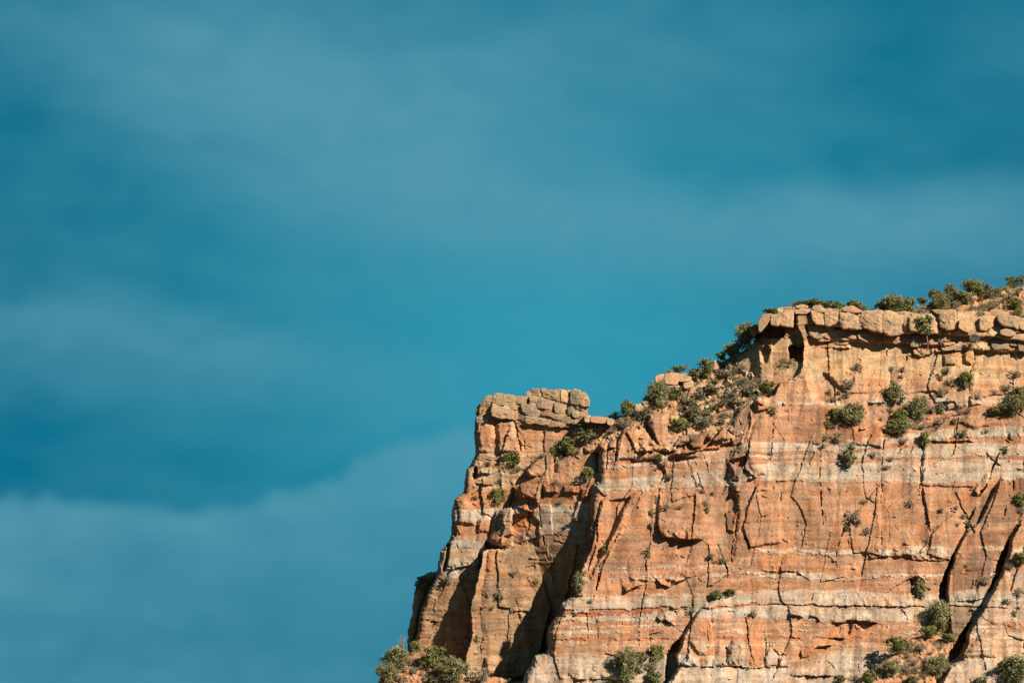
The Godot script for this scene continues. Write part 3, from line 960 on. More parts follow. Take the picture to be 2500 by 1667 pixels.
	# joints and cracks: [tile, width, depth, points]
	for k in [
		[3, 3.2, 1.3, [740, 0, 745, 200, 700, 420, 690, 640, 650, 850, 630, 1110]], [3, 2.0, 0.5, [630, 1110, 632, 1260]], [3, 4.0, 1.4, [450, 80, 380, 250, 260, 440, 225, 620, 190, 770]],
		[3, 2.2, 0.8, [120, 840, 130, 960, 140, 1150]], [3, 2.0, 0.6, [220, 980, 240, 1150]], [3, 5.0, 1.8, [240, 0, 225, 200, 160, 400, 130, 530]], [3, 3.4, 1.3, [1580, 0, 1560, 150, 1530, 250, 1520, 480]],
		[3, 3.0, 1.0, [1640, 0, 1640, 100, 1690, 250, 1700, 320]], [3, 2.0, 0.7, [790, 0, 830, 130, 850, 190, 850, 330]], [3, 2.4, 0.9, [1380, 80, 1400, 240, 1480, 470, 1490, 590]],
		[3, 3.0, 1.0, [1650, 890, 1680, 1040, 1690, 1160, 1710, 1300, 1760, 1400]], [3, 2.0, 0.6, [1340, 850, 1340, 1010]], [3, 2.0, 0.6, [1300, 1060, 1310, 1300]], [3, 4.0, 1.2, [1480, 1200, 1475, 1400]],
		[3, 2.2, 0.8, [1850, 1050, 1850, 1250, 1840, 1400]], [3, 3.0, 1.0, [930, 970, 1000, 1050, 1080, 1090]], [3, 2.2, 0.7, [740, 1130, 740, 1190]],
		[5, 2.6, 0.9, [130, 640, 200, 800, 240, 870, 300, 960]], [5, 3.4, 1.2, [1320, 560, 1320, 760, 1310, 900, 1290, 980]], [5, 2.6, 1.0, [310, 980, 260, 1150, 220, 1300]], [5, 2.2, 0.8, [560, 880, 590, 1050, 640, 1200, 700, 1330]],
		[5, 2.0, 0.7, [640, 880, 690, 1000, 710, 1080]], [5, 2.4, 0.8, [1700, 810, 1720, 900, 1670, 970, 1670, 1110]], [5, 2.6, 1.0, [1780, 860, 1775, 1140, 1785, 1400, 1800, 1568]], [5, 2.2, 0.8, [1400, 1250, 1400, 1370]],
		[5, 2.6, 0.9, [870, 1430, 920, 1460, 980, 1480, 970, 1568]], [5, 2.4, 0.9, [1180, 1180, 1100, 1330, 1050, 1500]], [5, 3.0, 0.9, [930, 800, 890, 960, 910, 1100]], [5, 2.6, 0.8, [990, 560, 1010, 620, 1060, 600]],
		[5, 2.2, 0.6, [1100, 400, 1120, 520]], [5, 2.0, 0.5, [830, 1300, 880, 1200]], [5, 3.0, 0.8, [1080, 760, 1090, 880, 1060, 1100]],
		[6, 2.2, 0.8, [340, 120, 330, 200, 270, 300, 240, 420]], [6, 2.0, 0.6, [690, 80, 690, 250]], [6, 2.0, 0.6, [800, 80, 780, 210]], [6, 3.0, 1.0, [1500, 0, 1440, 130, 1440, 350, 1440, 440]],
		[6, 3.0, 1.1, [710, 380, 690, 460, 650, 600, 615, 850, 600, 1000]], [6, 2.6, 1.0, [1000, 700, 980, 900, 970, 1100, 955, 1300]], [6, 2.2, 0.7, [660, 760, 650, 700]], [6, 2.2, 0.7, [600, 1080, 590, 1400]],
		[6, 2.0, 0.7, [480, 1180, 420, 1340]], [6, 2.0, 0.6, [550, 1180, 540, 1400]], [6, 1.8, 0.5, [1250, 1100, 1310, 1150, 1270, 1250]], [6, 2.2, 0.8, [1250, 1380, 1260, 1440, 1320, 1450]],
		[6, 2.4, 0.9, [1780, 1400, 1770, 1500]], [6, 2.4, 0.9, [1850, 1130, 1860, 1250]], [6, 3.0, 1.0, [1950, 1420, 1900, 1568]], [6, 2.2, 0.7, [870, 900, 900, 820]], [6, 2.0, 0.6, [740, 920, 800, 830]],
		[6, 2.2, 0.7, [1280, 740, 1300, 650]], [6, 3.0, 0.9, [1820, 790, 1770, 750]], [6, 2.4, 0.8, [1930, 620, 1960, 700]],
		[4, 2.4, 0.9, [270, 30, 210, 160, 160, 290, 160, 380, 170, 460]], [4, 2.0, 0.6, [270, 180, 320, 320]], [4, 2.0, 0.5, [600, 100, 610, 350]], [4, 2.4, 0.8, [1110, 60, 1080, 150, 1030, 300]], [4, 2.2, 0.7, [1880, 700, 1890, 850, 1870, 1000]],
		[4, 2.0, 0.6, [100, 970, 130, 1010]], [4, 2.6, 0.8, [780, 850, 840, 920, 870, 980]], [4, 2.0, 0.7, [385, 1380, 385, 1568]], [4, 2.4, 0.9, [1500, 860, 1450, 960, 1430, 1060]], [4, 3.6, 1.2, [1960, 1150, 1950, 1300]],
		[9, 2.0, 0.7, [740, 690, 715, 820]], [9, 2.0, 0.6, [610, 1260, 610, 1350]],
		[12, 3.0, 0.8, [970, 800, 1005, 900, 1000, 1060]], [12, 3.0, 0.9, [375, 790, 375, 1000]], [12, 3.2, 1.0, [1530, 760, 1530, 900, 1500, 1060]], [12, 3.0, 0.8, [1330, 900, 1340, 1000]], [12, 2.2, 0.6, [30, 780, 20, 860, 60, 900]],
		[12, 2.4, 0.7, [2110, 780, 2180, 900, 2240, 960]], [12, 2.2, 0.6, [1950, 800, 1960, 880]], [11, 2.6, 0.7, [1910, 740, 1920, 820, 1960, 880]], [11, 2.2, 0.6, [2230, 760, 2320, 820]],
		[1, 3.0, 1.0, [1600, 650, 1590, 770, 1570, 880, 1560, 970]], [1, 3.0, 1.0, [1510, 700, 1505, 780, 1490, 980]], [1, 4.0, 1.0, [1500, 780, 1580, 770]], [1, 2.2, 0.7, [1640, 930, 1700, 960, 1790, 970]]]:
		c.crack(Z(k[0], k[3]), k[1] * 0.5, k[2] * 0.5)
	# broken edges: the rock above stands proud
	for k in [
		[4, 0.42, 45.0, -1.0, [440, 310, 500, 370, 610, 352, 690, 345, 800, 347, 880, 345, 900, 380, 980, 382, 1150, 382, 1260, 388]], [4, 0.35, 26.0, -1.0, [1300, 785, 1450, 772, 1600, 738]], [4, 0.5, 22.0, -1.0, [870, 560, 930, 535, 1000, 560, 1020, 600]],
		[4, 0.3, 30.0, -1.0, [-100, 835, 300, 828, 620, 832, 800, 828, 1000, 838]], [4, 0.35, 20.0, -1.0, [100, 1000, 180, 985, 300, 985]], [4, 0.6, 18.0, -1.0, [310, 965, 440, 970, 560, 1000]],
		[3, 0.8, 45.0, -1.0, [800, 60, 850, 150, 920, 180, 1010, 170, 1100, 180, 1300, 185]], [3, 0.6, 40.0, -1.0, [490, 690, 560, 660, 680, 620]], [3, 0.55, 30.0, -1.0, [780, 550, 860, 620, 920, 650, 990, 600, 1100, 555, 1210, 540]],
		[3, 0.6, 26.0, -1.0, [790, 930, 840, 960, 900, 960, 990, 1030]], [3, 0.45, 16.0, -1.0, [920, 850, 990, 880, 1010, 930]], [3, 0.7, 30.0, -1.0, [1000, 1385, 1200, 1400, 1400, 1405, 1590, 1400, 1800, 1415, 1950, 1420]],
		[3, 0.5, 26.0, -1.0, [0, 1530, 200, 1525, 400, 1520]], [3, 0.3, 20.0, -1.0, [1250, 850, 1400, 845]], [9, 0.5, 16.0, -1.0, [480, 910, 600, 915, 640, 940]], [9, 0.5, 16.0, -1.0, [690, 915, 760, 920, 800, 970]],
		[9, 0.4, 30.0, -1.0, [150, 495, 350, 490, 500, 490, 580, 505, 640, 545]], [9, 0.5, 20.0, -1.0, [510, 1490, 700, 1495, 950, 1500]],
		[5, 0.2, 30.0, -1.0, [1160, 1255, 1250, 1245, 1390, 1250]], [5, 0.5, 20.0, -1.0, [330, 910, 450, 895, 560, 870, 700, 850]], [5, 0.4, 20.0, -1.0, [1080, 1140, 1170, 1130]], [5, 0.7, 25.0, -1.0, [930, 1250, 1000, 1255]],
		[6, 0.45, 26.0, -1.0, [1070, 770, 1200, 780, 1400, 770, 1500, 790]], [6, 0.4, 22.0, -1.0, [1470, 1240, 1560, 1300]], [6, 0.4, 20.0, -1.0, [380, 670, 450, 665]], [6, 0.35, 30.0, -1.0, [470, 410, 650, 412]],
		[11, 0.4, 14.0, -1.0, [1270, 750, 1480, 760, 1650, 765, 1850, 760]], [11, 0.3, 12.0, -1.0, [1480, 765, 1640, 770]], [12, 0.45, 18.0, -1.0, [1540, 800, 1640, 805, 1720, 815, 1780, 850]], [12, 0.5, 16.0, -1.0, [850, 800, 920, 830, 970, 800]],
		[12, 0.4, 20.0, -1.0, [380, 890, 640, 890, 830, 860]], [12, 0.4, 20.0, -1.0, [980, 730, 1080, 710, 1180, 690]]]:
		c.lip(Z(k[0], k[4]), k[1], k[2], k[3])
	c.breaks(Z(0, [1450, 1090, 1650, 1060, 1800, 1000, 1970, 900, 1970, 840, 2560, 860, 2560, 1700, 1300, 1700]), 900, 33, 0.16)
	c.weather(0.5, 0.04, 0.07, 0.22, 31)
	# the beds
	var us := [1250.0, 1460.0, 1790.0, 1840.0, 2050.0, 2330.0, 2580.0]
	c.beds(us, [
		[C_TAN, 0, 0, 0, 0, 0, 0, 0],
		[C_PEACH, 1000, 1000, 940, 925, 925, 930, 930],
		[C_WHITE, 1060, 1060, 978, 973, 982, 972, 965, -0.08], [C_ORANGE, 1061, 1061, 990, 987, 992, 990, 985],
		[C_WHITE, 1119, 1119, 1090, 1081, 1080, 1045, 1040], [C_ORANGE, 1134, 1132, 1106, 1103, 1103, 1068, 1062],
		[C_WHITE, 1140, 1141, 1114, 1112, 1111, 1082, 1086], [C_ORANGE, 1149, 1149, 1123, 1120, 1120, 1115, 1112],
		[C_WHITE, 1173, 1174, 1146, 1132, 1132, 1124, 1125], [C_ORANGE, 1204, 1203, 1186, 1172, 1176, 1180, 1166],
		[C_WHITE, 1381, 1381, 1380, 1340, 1342, 1334, 1330, -0.08], [C_ORANGE, 1394, 1394, 1386, 1352, 1356, 1362, 1348],
		[C_WHITE, 1410, 1411, 1396, 1396, 1404, 1402, 1395, -0.08], [C_ORANGE, 1421, 1423, 1410, 1412, 1418, 1410, 1404],
		[C_WHITE, 1458, 1457, 1446, 1440, 1443, 1450, 1440], [C_RUST, 1486, 1488, 1478, 1473, 1479, 1480, 1482, -0.4], [C_WHITE, 1506, 1506, 1483, 1478, 1483, 1484, 1486],
		[C_ORANGE, 1517, 1517, 1508, 1508, 1515, 1518, 1514], [C_WHITE, 1527, 1527, 1520, 1521, 1526, 1526, 1524, -0.08], [C_ORANGE, 1534, 1535, 1526, 1527, 1530, 1532, 1530],
		[C_WHITE, 1542, 1543, 1536, 1540, 1541, 1542, 1536, -0.08], [C_ORANGE, 1550, 1550, 1546, 1548, 1548, 1550, 1590], [C_RUST, 1560, 1560, 1556, 1556, 1558, 1560, 1591, 0.15], [C_PEACH, 1567, 1567, 1563, 1564, 1565, 1568, 1592], [C_WHITE, 1574, 1574, 1572, 1572, 1573, 1574, 1593, 0.1], [C_ORANGE, 1580, 1580, 1580, 1582, 1580, 1582, 1595],
		[C_WHITE, 1594, 1595, 1600, 1626, 1588, 1600, 1600]], 4.0)
	# colours of single places, some with shade painted into the rock colour
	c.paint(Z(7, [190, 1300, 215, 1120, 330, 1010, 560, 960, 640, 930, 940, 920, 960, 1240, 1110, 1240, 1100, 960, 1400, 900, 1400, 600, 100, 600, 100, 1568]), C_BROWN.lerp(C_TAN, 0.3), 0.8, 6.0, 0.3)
	c.paint(Z(7, [830, 1000, 910, 990, 920, 1200, 840, 1180]), C_ORANGE, 0.8, 6.0)
	c.paint(Z(7, [1110, 960, 1180, 960, 1170, 1120, 1110, 1230]), C_ORANGE, 0.7, 5.0)
	c.paint(Z(0, [1560, 1000, 1800, 960, 1850, 1200, 1440, 1220, 1440, 1060]), C_ORANGE, 0.15, 30.0)
	c.paint(Z(1, [1590, 640, 1700, 560, 1860, 570, 1960, 720, 1960, 850, 1600, 850]), C_BRIGHT.lerp(C_TAN, 0.35), 0.8, 8.0)
	c.paint(Z(5, [0, 600, 60, 610, 240, 880, 200, 940, 0, 940]), C_BRIGHT.lerp(C_TAN, 0.35), 0.8, 8.0)
	c.paint(Z(5, [110, 500, 330, 490, 340, 640, 240, 860, 130, 640]), C_ORANGE, 0.8, 6.0)
	c.paint(Z(5, [330, 860, 560, 830, 850, 780, 840, 850, 620, 880, 330, 920]), C_BRIGHT, 0.9, 5.0)
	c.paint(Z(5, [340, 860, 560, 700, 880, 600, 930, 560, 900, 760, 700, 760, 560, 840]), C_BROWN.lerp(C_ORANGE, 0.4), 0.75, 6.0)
	c.paint(Z(5, [890, 560, 1000, 440, 1120, 380, 1130, 540, 1040, 800, 1090, 900, 1140, 1100, 1000, 1180, 820, 1150, 880, 900]), C_BROWN.lerp(C_GREY, 0.5), 0.85, 8.0)  # dark stain, plus the shade on the rib's left face painted in
	c.paint(Z(5, [960, 930, 1030, 960, 1020, 1040, 970, 1050]), C_RUST, 0.8, 3.0)
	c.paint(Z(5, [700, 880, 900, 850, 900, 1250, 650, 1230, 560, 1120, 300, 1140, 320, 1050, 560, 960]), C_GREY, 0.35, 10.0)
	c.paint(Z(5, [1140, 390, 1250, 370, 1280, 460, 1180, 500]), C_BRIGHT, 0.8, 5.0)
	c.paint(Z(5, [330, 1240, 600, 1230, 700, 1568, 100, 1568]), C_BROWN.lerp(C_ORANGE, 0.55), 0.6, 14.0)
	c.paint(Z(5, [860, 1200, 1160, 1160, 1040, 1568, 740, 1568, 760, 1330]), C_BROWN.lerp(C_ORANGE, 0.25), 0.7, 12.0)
	c.paint(Z(6, [320, 650, 600, 600, 610, 820, 330, 800]), C_BRIGHT, 0.85, 6.0)
	c.paint(Z(6, [0, 420, 160, 440, 100, 560, 0, 760]), C_BRIGHT.lerp(C_ORANGE, 0.5), 0.6, 8.0)
	c.paint(Z(6, [1330, 580, 1450, 500, 1650, 520, 1660, 640, 1400, 640]), C_PEACH, 0.7, 8.0)
	c.paint(Z(6, [1090, 760, 1720, 720, 1740, 770, 1400, 800, 1080, 790]), C_RUST, 0.6, 5.0)
	c.paint(Z(6, [1180, 350, 1420, 330, 1430, 460, 1190, 540]), C_WHITE, 0.6, 6.0)
	c.paint(Z(6, [1450, 440, 1700, 330, 1960, 330, 1960, 430, 1500, 450]), C_WHITE.lerp(C_TAN, 0.5), 0.7, 8.0)
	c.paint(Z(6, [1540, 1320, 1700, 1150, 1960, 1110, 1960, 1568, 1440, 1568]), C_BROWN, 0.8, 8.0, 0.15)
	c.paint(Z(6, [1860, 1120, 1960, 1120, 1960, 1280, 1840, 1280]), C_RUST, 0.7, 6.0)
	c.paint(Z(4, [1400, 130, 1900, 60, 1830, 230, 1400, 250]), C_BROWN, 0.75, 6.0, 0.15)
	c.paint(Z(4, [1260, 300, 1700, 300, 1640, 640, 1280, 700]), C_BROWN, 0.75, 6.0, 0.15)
	c.paint(Z(4, [1280, 690, 1640, 610, 1600, 740, 1320, 790]), C_GREY.lerp(C_WHITE, 0.5), 0.85, 5.0)
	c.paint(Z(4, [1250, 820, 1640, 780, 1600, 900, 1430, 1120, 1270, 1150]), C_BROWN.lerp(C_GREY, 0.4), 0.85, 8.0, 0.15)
	c.paint(Z(4, [1380, 300, 1470, 300, 1420, 500, 1400, 690, 1380, 690]), C_BRIGHT, 0.7, 4.0)
	c.paint(Z(4, [1700, 560, 2100, 440, 2200, 1000, 1580, 960, 1640, 700]), C_WHITE, 0.8, 6.0)
	c.paint(Z(4, [1580, 965, 1720, 970, 1880, 1010, 2200, 1010, 2200, 1060, 1850, 1050, 1700, 1000, 1570, 990]), C_RUST, 0.85, 3.0)
	c.paint(Z(4, [1360, 1310, 1540, 1020, 1900, 1050, 2200, 1070, 2200, 1310]), C_WHITE.lerp(C_TAN, 0.3), 0.8, 6.0)
	c.paint(Z(4, [1880, 820, 2200, 700, 2200, 990, 1880, 990]), C_BROWN.lerp(C_ORANGE, 0.4), 0.6, 6.0)
	c.paint(Z(4, [1120, 1600, 1240, 1400, 1440, 1340, 2200, 1330, 2200, 1800, 1100, 1800]), C_WHITE, 0.9, 6.0)
	c.paint(Z(4, [500, 380, 900, 380, 1000, 460, 900, 510, 520, 480]), C_RUST.lerp(C_ORANGE, 0.5), 0.6, 8.0)
	c.paint(Z(4, [850, 600, 940, 580, 1000, 800, 1000, 950, 890, 1130, 880, 980, 850, 800]), C_TAN, 0.65, 8.0)
	c.paint(Z(4, [100, 1000, 560, 1000, 520, 1170, 100, 1220, -100, 1300, -200, 1280]), C_BRIGHT, 0.75, 8.0)
	c.paint(Z(4, [0, 1290, 500, 1180, 620, 1220, 650, 1330, 400, 1568, 0, 1568]), C_WHITE, 0.75, 8.0)
	c.paint(Z(9, [640, 1300, 850, 1320, 600, 1450, 500, 1450, 520, 1330]), C_ORANGE, 0.6, 8.0)
	c.paint(Z(9, [120, 1040, 270, 1020, 260, 1250, 240, 1410, 160, 1350, 130, 1180]), C_BRIGHT, 0.8, 5.0)
	c.paint(Z(3, [1120, 1130, 1300, 1130, 1300, 1290, 1180, 1280]), C_WHITE, 0.7, 8.0)
	c.paint(Z(3, [1040, 1370, 1130, 1230, 1210, 1380]), C_WHITE, 0.8, 6.0)
	c.paint(Z(3, [1500, 1150, 1650, 1140, 1700, 1390, 1500, 1395]), C_WHITE.lerp(C_GREY, 0.35), 0.85, 8.0)
	c.paint(Z(3, [1350, 1400, 1400, 1200, 1470, 1200, 1470, 1400]), C_WHITE.lerp(C_ORANGE, 0.3), 0.7, 6.0)
	c.paint(Z(3, [1150, 1220, 1200, 1290, 1300, 1310, 1330, 1390, 1220, 1390]), C_BRIGHT, 0.8, 4.0)
	c.paint(Z(3, [1230, 960, 1330, 940, 1400, 1160, 1310, 1180, 1190, 1060]), C_BRIGHT, 0.7, 6.0)
	c.paint(Z(9, [270, 1240, 340, 1230, 500, 1300, 500, 1415, 260, 1415]), C_WHITE, 0.8, 5.0)
	c.paint(Z(3, [480, 700, 670, 640, 680, 730, 540, 730, 440, 850, 400, 950, 430, 850]), C_BRIGHT, 0.8, 4.0)
	c.paint(Z(3, [690, 640, 920, 660, 800, 720, 690, 720]), C_RUST, 0.7, 4.0)
	c.paint(Z(3, [800, 720, 1100, 720, 1400, 700, 1250, 830, 1080, 1000, 1000, 950, 800, 940]), C_GREY, 0.6, 10.0)
	c.paint(Z(3, [850, 0, 1360, 0, 1380, 380, 800, 420, 760, 100]), C_BROWN.lerp(C_ORANGE, 0.5), 0.5, 14.0)
	c.paint(Z(3, [980, 600, 1480, 560, 1440, 680, 950, 720]), C_BROWN, 0.5, 10.0)
	c.paint(Z(3, [270, 300, 480, 100, 620, 0, 700, 0, 690, 420, 270, 500]), C_BROWN.lerp(C_ORANGE, 0.45), 0.5, 10.0)
	c.paint(Z(3, [430, 40, 480, 0, 560, 0, 400, 220, 260, 400, 300, 280]), C_BRIGHT, 0.75, 4.0)
	c.paint(Z(3, [250, 0, 320, 0, 280, 160, 200, 330, 100, 500, 60, 500, 200, 250]), C_BRIGHT, 0.7, 4.0)
	c.paint(Z(3, [110, 0, 240, 0, 220, 200, 130, 320, 100, 350]), C_BROWN, 0.7, 4.0)  # shade on the prow's left-turned side, painted as brown
	c.paint(Z(3, [1390, 120, 1560, 80, 1520, 300, 1400, 320]), C_GREY, 0.6, 8.0)
	c.paint(Z(9, [240, 300, 600, 300, 700, 360, 520, 500, 150, 480]), C_BRIGHT, 0.45, 8.0)
	c.paint(Z(9, [480, 400, 700, 400, 640, 530, 420, 500]), C_BROWN, 0.4, 8.0)
	c.paint(Z(11, [980, 640, 1250, 640, 1600, 700, 1850, 760, 1900, 900, 1400, 860, 1150, 900, 1000, 980]), C_PEACH.lerp(C_TAN, 0.6), 0.6, 10.0)
	c.paint(Z(12, [390, 900, 960, 880, 980, 1107, 390, 1107]), C_GREY.lerp(C_TAN, 0.45), 0.55, 10.0)
	c.paint(Z(12, [1540, 930, 2300, 900, 2352, 1107, 1500, 1107]), C_GREY.lerp(C_TAN, 0.5), 0.45, 14.0)
	c.paint(Z(12, [1540, 820, 1740, 830, 1720, 880, 1540, 890]), C_BRIGHT, 0.8, 4.0)
	for k in [[5, 3.5, [1630, 1170, 1650, 1250, 1680, 1310]], [5, 2.5, [1460, 330, 1400, 440, 1370, 560, 1320, 640]], [5, 2.5, [1380, 560, 1440, 680]], [5, 3.0, [1700, 150, 1800, 240, 1880, 360]], [5, 2.5, [770, 640, 760, 740]],
		[4, 2.5, [730, 430, 760, 430, 750, 500]], [4, 1.6, [500, 380, 560, 490, 660, 545]], [13, 1.6, [530, 70, 660, 120]], [13, 1.6, [370, 130, 460, 140, 590, 180]], [6, 1.5, [1030, 300, 1180, 110]]]:
		c.streak(Z(k[0], k[2]), k[1], C_WHITE, 0.75)
	c.grain(0.5, 0.3, 41)
	var o := structure("cliff", "banded orange and white sandstone cliff with a blocky cap ledge")
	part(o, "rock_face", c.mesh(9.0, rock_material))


func build_tower() -> void:
	var c := Sheet.new(self, Vector2(960, 950), Vector2(1530, 1720), 1.6, Vector2(1200, 1300), -336.0, 0.0, -0.04, 3.0, 101)
	tower = c
	c.outline(Z(0, [985, 1790, 990, 1585, 988, 1540, 1002, 1490, 1006, 1450, 1020, 1408, 1042, 1395, 1064, 1394, 1068, 1375, 1075, 1345, 1098, 1315, 1102, 1270, 1101, 1250, 1110, 1216, 1134, 1200, 1138, 1145, 1160, 1110,
		1160, 1040, 1163, 1000, 1180, 985, 1240, 975, 1300, 970, 1420, 975, 1440, 1018, 1500, 1022, 1560, 1040, 1560, 1790]), 13.0, 2.2)
	c.lift(Z(2, [640, 480, 655, 525, 600, 640, 530, 780, 490, 900, 470, 1060, 420, 1210, 380, 1400, 200, 1400, 200, 480]), -4.5, 3.0)
	c.roll(Z(2, [655, 525, 600, 640, 530, 780, 490, 900, 470, 1060, 430, 1200]), 14.0, 1.2)
	# lower buttress in front
	c.mass(Z(0, [1250, 1185, 1253, 1222, 1215, 1240, 1204, 1270, 1181, 1310, 1180, 1348, 1166, 1396, 1160, 1434, 1150, 1470, 1148, 1497, 1153, 1545, 1138, 1596, 1138, 1640, 1120, 1790, 1700, 1790, 1700, 1150, 1440, 1150, 1330, 1150]), 3.6, 0.014, -0.002, 40.0, 3.0)
	c.mass(Z(0, [1320, 1110, 1345, 1106, 1353, 1115, 1356, 1165, 1290, 1168, 1285, 1150]), 1.8, 0.0, 0.004, 8.0, 1.0)
	c.mass(Z(1, [1170, 580, 1290, 515, 1450, 500, 1570, 520, 1570, 640, 1420, 720, 1390, 860, 1230, 840, 1080, 820]), 1.7, 0.004, 0.007, 12.0, 1.2)
	c.mass(Z(0, [1356, 1130, 1400, 1100, 1460, 1080, 1470, 1180, 1340, 1180]), 2.6, 0.008, 0.006, 20.0, 1.5)
	c.lift(Z(0, [1160, 1420, 1150, 1470, 1148, 1497, 1153, 1545, 1138, 1596, 1138, 1800, 960, 1800, 960, 1420]), -2.2, 0.5, 0.0, -0.0115)
	c.lift(Z(0, [1175, 1330, 1700, 1330, 1700, 1800, 1138, 1800, 1138, 1596, 1153, 1545, 1148, 1497, 1150, 1470, 1160, 1434, 1166, 1396]), -4.6, 0.5, 0.0, -0.0195)
	c.lift(Z(0, [1182, 1345, 1300, 1330, 1345, 1480, 1310, 1640, 1300, 1800, 1120, 1800, 1138, 1640, 1138, 1596, 1153, 1545, 1148, 1497, 1150, 1470, 1160, 1434, 1166, 1396]), 4.9, 2.0, -0.027, 0.013)
	c.lift(Z(14, [200, 1270, 250, 1080, 370, 1020, 385, 1240, 330, 1270, 300, 1330, 240, 1300]), 0.7, 7.0)
	c.lift(Z(2, [1110, 1320, 1180, 1280, 1250, 1330, 1400, 1280, 1600, 1290, 1800, 1200, 1800, 1480, 1300, 1568, 1120, 1480]), 0.8, 14.0)
	c.lift(Z(2, [1150, 180, 1240, 150, 1330, 170, 1400, 180, 1340, 270, 1240, 260, 1160, 240]), 0.9, 6.0)
	c.lift(Z(2, [1110, 200, 1180, 210, 1240, 260, 1330, 285, 1150, 300]), -1.2, 5.0)
	c.lift(Z(1, [600, 1330, 850, 1290, 860, 1450, 800, 1400, 720, 1370, 600, 1400]), 0.0, 4.0)
	c.lift(Z(1, [590, 1400, 700, 1375, 760, 1360, 840, 1470, 850, 1700, 580, 1700]), -0.5, 5.0)
	c.lift(Z(1, [660, 1110, 870, 1100, 850, 1320, 800, 1260, 740, 1240, 680, 1250]), 0.7, 6.0)
	c.lift(Z(1, [885, 1110, 1010, 1110, 1020, 1200, 890, 1200]), 0.5, 4.0)
	c.lift(Z(1, [1070, 1130, 1220, 1120, 1230, 1200, 1070, 1210]), 0.45, 5.0)
	c.lift(Z(1, [1240, 1150, 1320, 1145, 1320, 1240, 1250, 1270]), 0.4, 4.0)
	c.lift(Z(1, [1265, 760, 1310, 720, 1370, 740, 1370, 800, 1290, 810]), 0.7, 7.0)
	c.lift(Z(1, [1370, 540, 1400, 540, 1410, 600, 1380, 610]), 0.4, 3.0)
	# the orange band under the cap is set in a little; the ledge below it steps out
	c.lift(Z(1, [235, 500, 250, 820, 420, 840, 680, 830, 960, 810, 1100, 680, 1200, 560, 1000, 560, 700, 530, 500, 500]), -0.15, 5.0)
	c.lift(Z(1, [240, 600, 330, 500, 430, 510, 430, 650, 350, 820, 250, 820]), 0.5, 14.0)
	c.lift(Z(1, [430, 500, 600, 500, 650, 640, 660, 820, 440, 820]), 0.6, 12.0)
	c.lift(Z(1, [210, 940, 245, 920, 260, 1050, 215, 1080]), -1.6, 4.0)
	c.lift(Z(1, [60, 1290, 120, 1230, 240, 1330, 260, 1380, 240, 1500, 60, 1480]), 0.6, 14.0)
	c.lift(Z(1, [260, 1450, 330, 1390, 400, 1420, 360, 1568, 240, 1568]), 0.5, 10.0)
	c.lift(Z(2, [800, 0, 840, 20, 850, 170, 800, 150, 780, 160]), -1.2, 5.0)
	c.lift(Z(2, [750, 230, 790, 230, 750, 480, 720, 510, 710, 480]), -1.2, 3.0)
	for k in [
		[1, 4.5, 1.6, [610, 500, 640, 600, 660, 700, 668, 820]], [1, 2.6, 0.8, [428, 500, 428, 660]], [1, 2.0, 0.6, [700, 620, 705, 780]], [1, 2.4, 0.8, [300, 640, 335, 740, 340, 820]], [1, 2.6, 0.9, [885, 1100, 880, 1250, 850, 1300, 850, 1568]],
		[1, 2.2, 0.7, [610, 1120, 610, 1240]], [1, 2.2, 0.6, [745, 1240, 745, 1568]], [1, 2.2, 0.7, [1220, 1110, 1240, 1250]], [2, 2.6, 0.9, [1650, 0, 1680, 200, 1720, 350, 1750, 400]], [2, 2.4, 0.8, [860, 230, 870, 290, 900, 320]],
		[2, 2.2, 0.7, [1520, 440, 1600, 440, 1615, 540]], [2, 2.6, 0.9, [1220, 40, 1240, 130, 1270, 170, 1340, 170]], [2, 2.4, 0.8, [1140, 1050, 1090, 1180, 1070, 1290]], [2, 3.0, 1.0, [560, 1000, 640, 990, 600, 1040]],
		[1, 2.0, 0.6, [570, 980, 560, 1080, 600, 1140]], [1, 2.0, 0.5, [240, 870, 560, 900]], [2, 1.8, 0.5, [660, 700, 620, 860, 640, 980]], [2, 2.0, 0.6, [850, 640, 930, 625]]]:
		c.crack(Z(k[0], k[3]), k[1] * 0.5, k[2] * 0.5)
	for k in [
		[2, 0.6, 24.0, [745, 480, 830, 470, 900, 455, 990, 425, 1050, 475]], [1, 0.5, 18.0, [610, 1400, 700, 1375, 760, 1360]], [1, 0.5, 24.0, [660, 1240, 740, 1240, 800, 1260, 850, 1330]], [1, 0.5, 16.0, [270, 1000, 400, 1000]],
		[1, 0.4, 16.0, [220, 1100, 420, 1120]], [2, 0.4, 22.0, [1360, 890, 1500, 880, 1600, 880]], [1, 0.4, 14.0, [600, 1320, 780, 1370]], [1, 0.3, 16.0, [890, 1200, 1020, 1200]], [2, 0.35, 18.0, [1400, 250, 1500, 190, 1640, 160, 1700, 130]]]:
		c.lip(Z(k[0], k[3]), k[1], k[2], -1.0)
	c.breaks(Z(0, [1165, 1030, 1440, 1060, 1440, 1640, 1000, 1600, 1110, 1250]), 380, 133, 0.16)
	c.weather(0.5, 0.05, 0.07, 0.24, 131)
	var us := [960.0, 1120.0, 1260.0, 1300.0, 1560.0]
